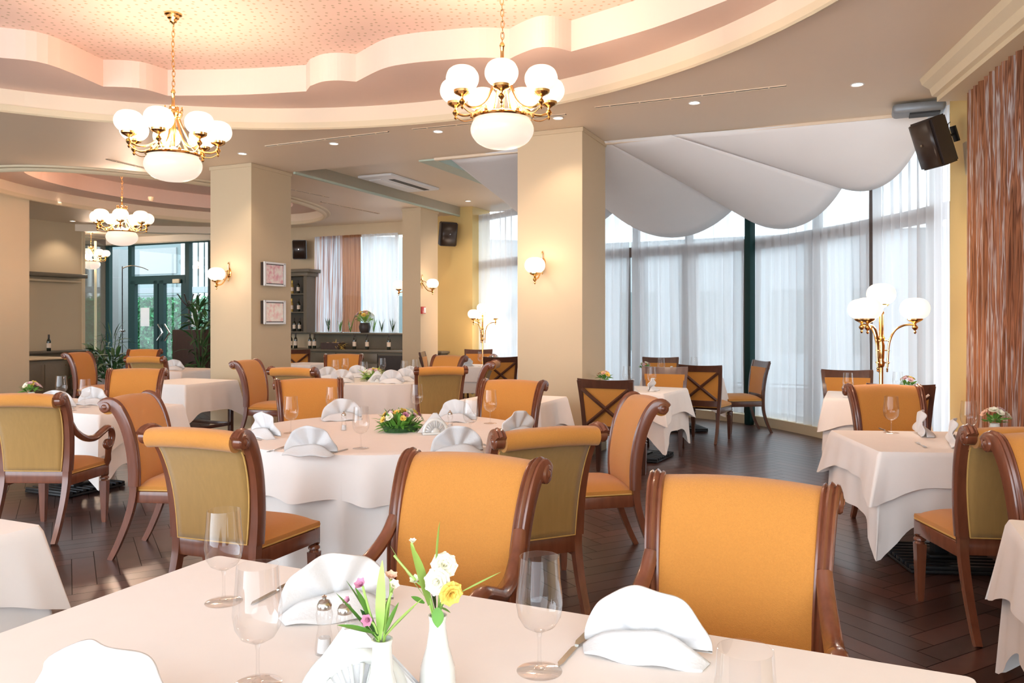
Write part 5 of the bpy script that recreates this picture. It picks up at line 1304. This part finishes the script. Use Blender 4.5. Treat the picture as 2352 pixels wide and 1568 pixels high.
obj('dry_twigs', bm, 'p_yellow', t)
for k, dx in enumerate((-.14,.0,.12)):
    bm = BM(); lathe(bm, [(0,-.04),(.03,-.028),(.042,0),(.03,.03),(0,.036)], 14); o = obj('fruit', bm, 'p_peach', loc=tuple(Vector((x, y, .99)) + Vector((dx*CT, -dx*ST, .02))))
    tag(o, '%s pale round fruit in the dark crate on the bar' % ('left','middle','right')[k], 'fruit', 'fruit in the crate')
x, y = onV(838, 14.28); bouquet('large bouquet in a dark pot on the ledge in front of the bar curtains', x, y, 1.251, .24, .2, .26, 18, 31, vase=(.13,.21,'blackplastic'), cols=('p_rose','p_white','p_peach','p_yellow'), br=.05, nleaf=60, leafm='leaf_light')
for k, (px, lab) in enumerate(((755,'leftmost clear jar with twigs on the bar ledge'),(781,'second clear jar with twigs on the bar ledge'),(805,'clear glass box with green stems on the bar ledge'),(858,'clear jar immediately right of the bar bouquet'),(877,'jar with dark twigs right of the bar bouquet'),(902,'rightmost clear jar on the bar ledge'))):
    x, y = onV(px, 14.27); t = thing('glass_jar', lab, 'jar', (x, y, 1.251), 0, 'glass jars on the bar ledge'); rn = random.Random(k)
    bm = BM(); lathe(bm, [(0,.003),(.055,.003),(.06,.02),(.055,.18),(.05,.24),(.052,.25)], 20); obj('jar_body', bm, 'glass', t)
    bm = BM()
    for q in range(10):
        a = rn.uniform(0,6.28); leaf(bm, (0,0,.01), (math.cos(a)*.25, math.sin(a)*.25, 1), rn.uniform(.15,.34), .012, rn, .3, 4)
    obj('twigs', bm, 'leaf_dark' if k in (0,4,5) else 'leaf', t)
# left sideboard
t = thing('sideboard', 'olive grey sideboard with panelled doors at the left wall', 'cabinet')
def lb(name, m, u0, u1, v0, v1, z0, z1, par, bev=0):
    bm = BM(); c = uv((u0+u1)/2, (v0+v1)/2); box(bm, (*c, (z0+z1)/2), (u1-u0, v1-v0, z1-z0), -T, bev=bev); return obj(name, bm, m, par, smooth=bool(bev))
lb('cabinet_body', 'cabinet', -15.6, -15.0, 9.2, 12.0, 0, .84, t); lb('worktop', 'cab_dark', -15.6, -14.95, 9.1, 12.05, .84, .88, t, .006)
for k in range(4):
    v0 = 9.3+k*.68; d = lb('door', 'cabinet', -15.0, -14.97, v0, v0+.62, .08, .78, t, .005); lb('door_moulding', 'cab_dark', -14.97, -14.96, v0+.09, v0+.53, .18, .68, d, .004)
    q = uv(-14.95, v0+.56); bm = BM(); lathe(bm, [(0,-.015),(.015,0),(0,.015)], 10, (*q, .6)); obj('knob', bm, 'brass', d)
x, y = uv(-14.3, 9.9); t2 = thing('serving_cabinet', 'small olive cabinet with rounded pale top beside the sideboard', 'cabinet', (x, y, 0), -T)
bm = BM(); box(bm, (0,0,.39), (1.0,.9,.78), bev=.01); obj('cabinet_body', bm, 'cabinet', t2)
bm = BM(); box(bm, (.02,0,.80), (1.1,1.0,.035), bev=.015); obj('worktop', bm, 'cream', t2)
bm = BM(); box(bm, (.505,-.22,.4), (.02,.38,.6), bev=.004); obj('door', bm, 'cabinet', t2); bm = BM(); box(bm, (.505,.22,.4), (.02,.38,.6), bev=.004); obj('door', bm, 'cabinet', t2)
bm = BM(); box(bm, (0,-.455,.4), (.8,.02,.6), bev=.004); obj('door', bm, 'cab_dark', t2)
x, y = uv(-14.35, 9.92); bottle('dark wine bottle at far left on the small cabinet', x, y, .819, 'dark', 1.1, 'bottles on the left cabinets')
x, y = uv(-15.3, 11.1); bottle('dark wine bottle on the left sideboard, right of the other', x, y, .881, 'dark', 1.1, 'bottles on the left cabinets')
o = lb('wall_shelf', 'cabinet', -15.62, -15.3, 9.0, 12.0, 2.42, 2.50, None, .01); tag(o, 'olive moulded shelf high on the left wall, upper of two', 'shelf'); o = lb('wall_shelf', 'cream', -15.62, -15.42, 9.0, 11.95, 2.32, 2.36, None, .006); tag(o, 'thin pale shelf under the olive shelf on the left wall', 'shelf')
# planter, plants and coat stand near the entrance
px0 = onV(442, 12.6); t = thing('planter_box', 'dark brown wooden planter box beside the central pillar', 'planter', (px0[0], px0[1], 0), -T)
bm = BM(); box(bm, (0,0,.66), (.66,.45,1.32), bev=.01); obj('box', bm, 'planter', t)
def plant(label, x, y, z, n, L, w, seed, pot=None, spread=1, m='leaf_dark', stemh=.3, cat='plant'):
    rn = random.Random(seed); t = thing('potted_plant', label, cat, (x, y, z), 0, 'plants near the entrance')
    if pot: bm = BM(); lathe(bm, [(0,0),(pot*.75,0),(pot,pot*1.6),(pot*.9,pot*1.6),(pot*.85,pot*1.5),(0,pot*1.5)], 20); obj('pot', bm, 'whitepaint', t); b = pot*1.5
    else: b = 0
    bm = BM()
    for k in range(4): a = k*1.6; tube(bm, [(0,0,b),(.08*math.cos(a)*spread, .08*math.sin(a)*spread, b+stemh*.6),(.16*math.cos(a)*spread, .16*math.sin(a)*spread, b+stemh*1.2)], .008, 6)
    obj('stems', bm, 'leaf_dark', t)
    bm = BM()
    for k in range(n):
        a = rn.uniform(0, 6.28); el = rn.uniform(-.3, 1.3); h = b+rn.uniform(0, stemh*1.2); s = .14*spread*rn.random()
        leaf(bm, (s*math.cos(a), s*math.sin(a), h), (math.cos(a)*math.cos(el), math.sin(a)*math.cos(el), math.sin(el)), L*rn.uniform(.6,1.2), w, rn, .9, 5)
    obj('leaves', bm, m, t); return t
plant('dark leafy plant growing from the brown planter box', px0[0]+.12, px0[1], 1.32, 60, .34, .03, 4, stemh=.45)
x, y = onV(455, 12.2); plant('dark plant hanging in front of the planter box, beside the pillar', x+.05, y, 0, 60, .34, .028, 5, pot=.16, stemh=.95, spread=1.2)
x, y = onV(256, 12.2); plant('tall palm-like plant in a white pot left of the entrance', x, y, 0, 45, .42, .016, 6, pot=.18, stemh=.8, spread=1.3)
x, y = onV(262, 11.2); plant('bushy low plant behind the amber chairs at left', x, y, 0, 90, .35, .035, 7, pot=.18, stemh=.45, spread=1.6)
x, y = onV(222, 11.4); plant('dark leaved plant in a white pot beside the olive wall edge', x, y, 0, 40, .35, .04, 9, pot=.2, stemh=.6, spread=1.1)
x, y = onV(434, 14.0); t = thing('coat_stand', 'dark coat stand with curved hooks in front of the entrance glazing', 'coat stand', (x, y, 0), 0)
bm = BM(); lathe(bm, [(0,0),(.18,0),(.18,.03),(.03,.05),(.022,.1),(.022,1.9),(.03,1.95),(0,2.0)], 16); obj('pole', bm, 'planter', t)
for k in range(8):
    a = 2*PI*k/8; bm = BM(); tube(bm, spline([(0,0,1.82),(.12*math.cos(a), .12*math.sin(a), 1.93),(.26*math.cos(a), .26*math.sin(a), 2.12)], 5), .012, 6); lathe(bm, [(0,-.02),(.02,0),(0,.02)], 8, (.26*math.cos(a), .26*math.sin(a), 2.12)); obj('hook', bm, 'planter', t)
x, y = onV(281, 13.2); bm = BM(); lathe(bm, [(0,0),(.14,0),(.14,.02),(.014,.03),(.012,2.75),(0,2.78)], 12); t = thing('metal_stand', 'thin dark upright pole stand before the entrance glazing', 'stand', (x, y, 0)); obj('pole', bm, 'blackmetal', t)
bm = BM(); tube(bm, spline([(0,0,2.72),(.2,0,2.78),(.45,0,2.74),(.6,0,2.68)], 5), .012, 6); obj('arm', bm, 'steel', t)
bm = BM(); lathe(bm, [(0,0),(.06,.0),(.07,.03),(.02,.05),(0,.05)], 12, (0,0,1.25)); obj('dish', bm, 'steel', t)
# glass partition left of the entrance
a = uv(-15.7, 12.2); b = uv(-17.6, 14.3); t = thing('glass_partition', 'clear glass partition beside the olive wall at left', 'glass partition')
bm = BM(); bm.faces.new([bm.verts.new((*a, .02)), bm.verts.new((*b, .02)), bm.verts.new((*b, 3.4)), bm.verts.new((*a, 3.4))]); o = obj('pane', bm, 'pane', t, smooth=False); md = o.modifiers.new('Solidify', 'SOLIDIFY'); md.thickness = .01
bm = BM(); box(bm, (*uv(-16.7, 13.3), 1.7), (.05,.05,3.4), .3); obj('post', bm, 'cream', t)
# ================================================================ CAMERA, LIGHT
cam = bpy.data.cameras.new('camera'); co = bpy.data.objects.new('camera', cam); COL.objects.link(co)
co.location = (0, 0, H); co.rotation_euler = (PI/2, 0, 0); cam.sensor_width = 36; cam.lens = F/2352*36
cam.shift_y = -(784-HY)/2352; cam.clip_start = .05; cam.clip_end = 200
scene.camera = co
def lamp(kind, name, loc, e, col, **k):
    l = bpy.data.lights.new(name, kind); l.energy = e; l.color = col
    for a, b in k.items(): setattr(l, a, b)
    o = bpy.data.objects.new(name, l); COL.objects.link(o); o.location = loc; return o
w = bpy.data.worlds.new('world'); scene.world = w; w.use_nodes = True
bg = w.node_tree.nodes['Background']; bg.inputs[0].default_value = (.82,.91,1,1); bg.inputs[1].default_value = 3.7
for (x, y, z, e) in LAMPS: lamp('POINT', 'lamp_light', (x, y, z), e, (1,.74,.56), shadow_soft_size=.14)
for (x, y, z) in DOWN:
    o = lamp('SPOT', 'downlight_light', (x, y, z-.03), 22, (1,.8,.62), spot_size=math.radians(110), spot_blend=.6, shadow_soft_size=.05)
# daylight entering by the glazed bay and the bar windows
def daylight(pt, look, sx, sz, e, col=(.78,.9,1)):
    o = lamp('AREA', 'window_daylight', pt, e, col, shape='RECTANGLE', size=sx, size_y=sz)
    o.rotation_euler = (Vector(look)-Vector(pt)).to_track_quat('-Z', 'Z').to_euler()
vs = scene.view_settings; scene.display_settings.display_device = 'sRGB'
vs.view_transform = 'Standard'; vs.look = 'None'; vs.gamma = 1; vs.exposure = .74; vs.use_curve_mapping = False
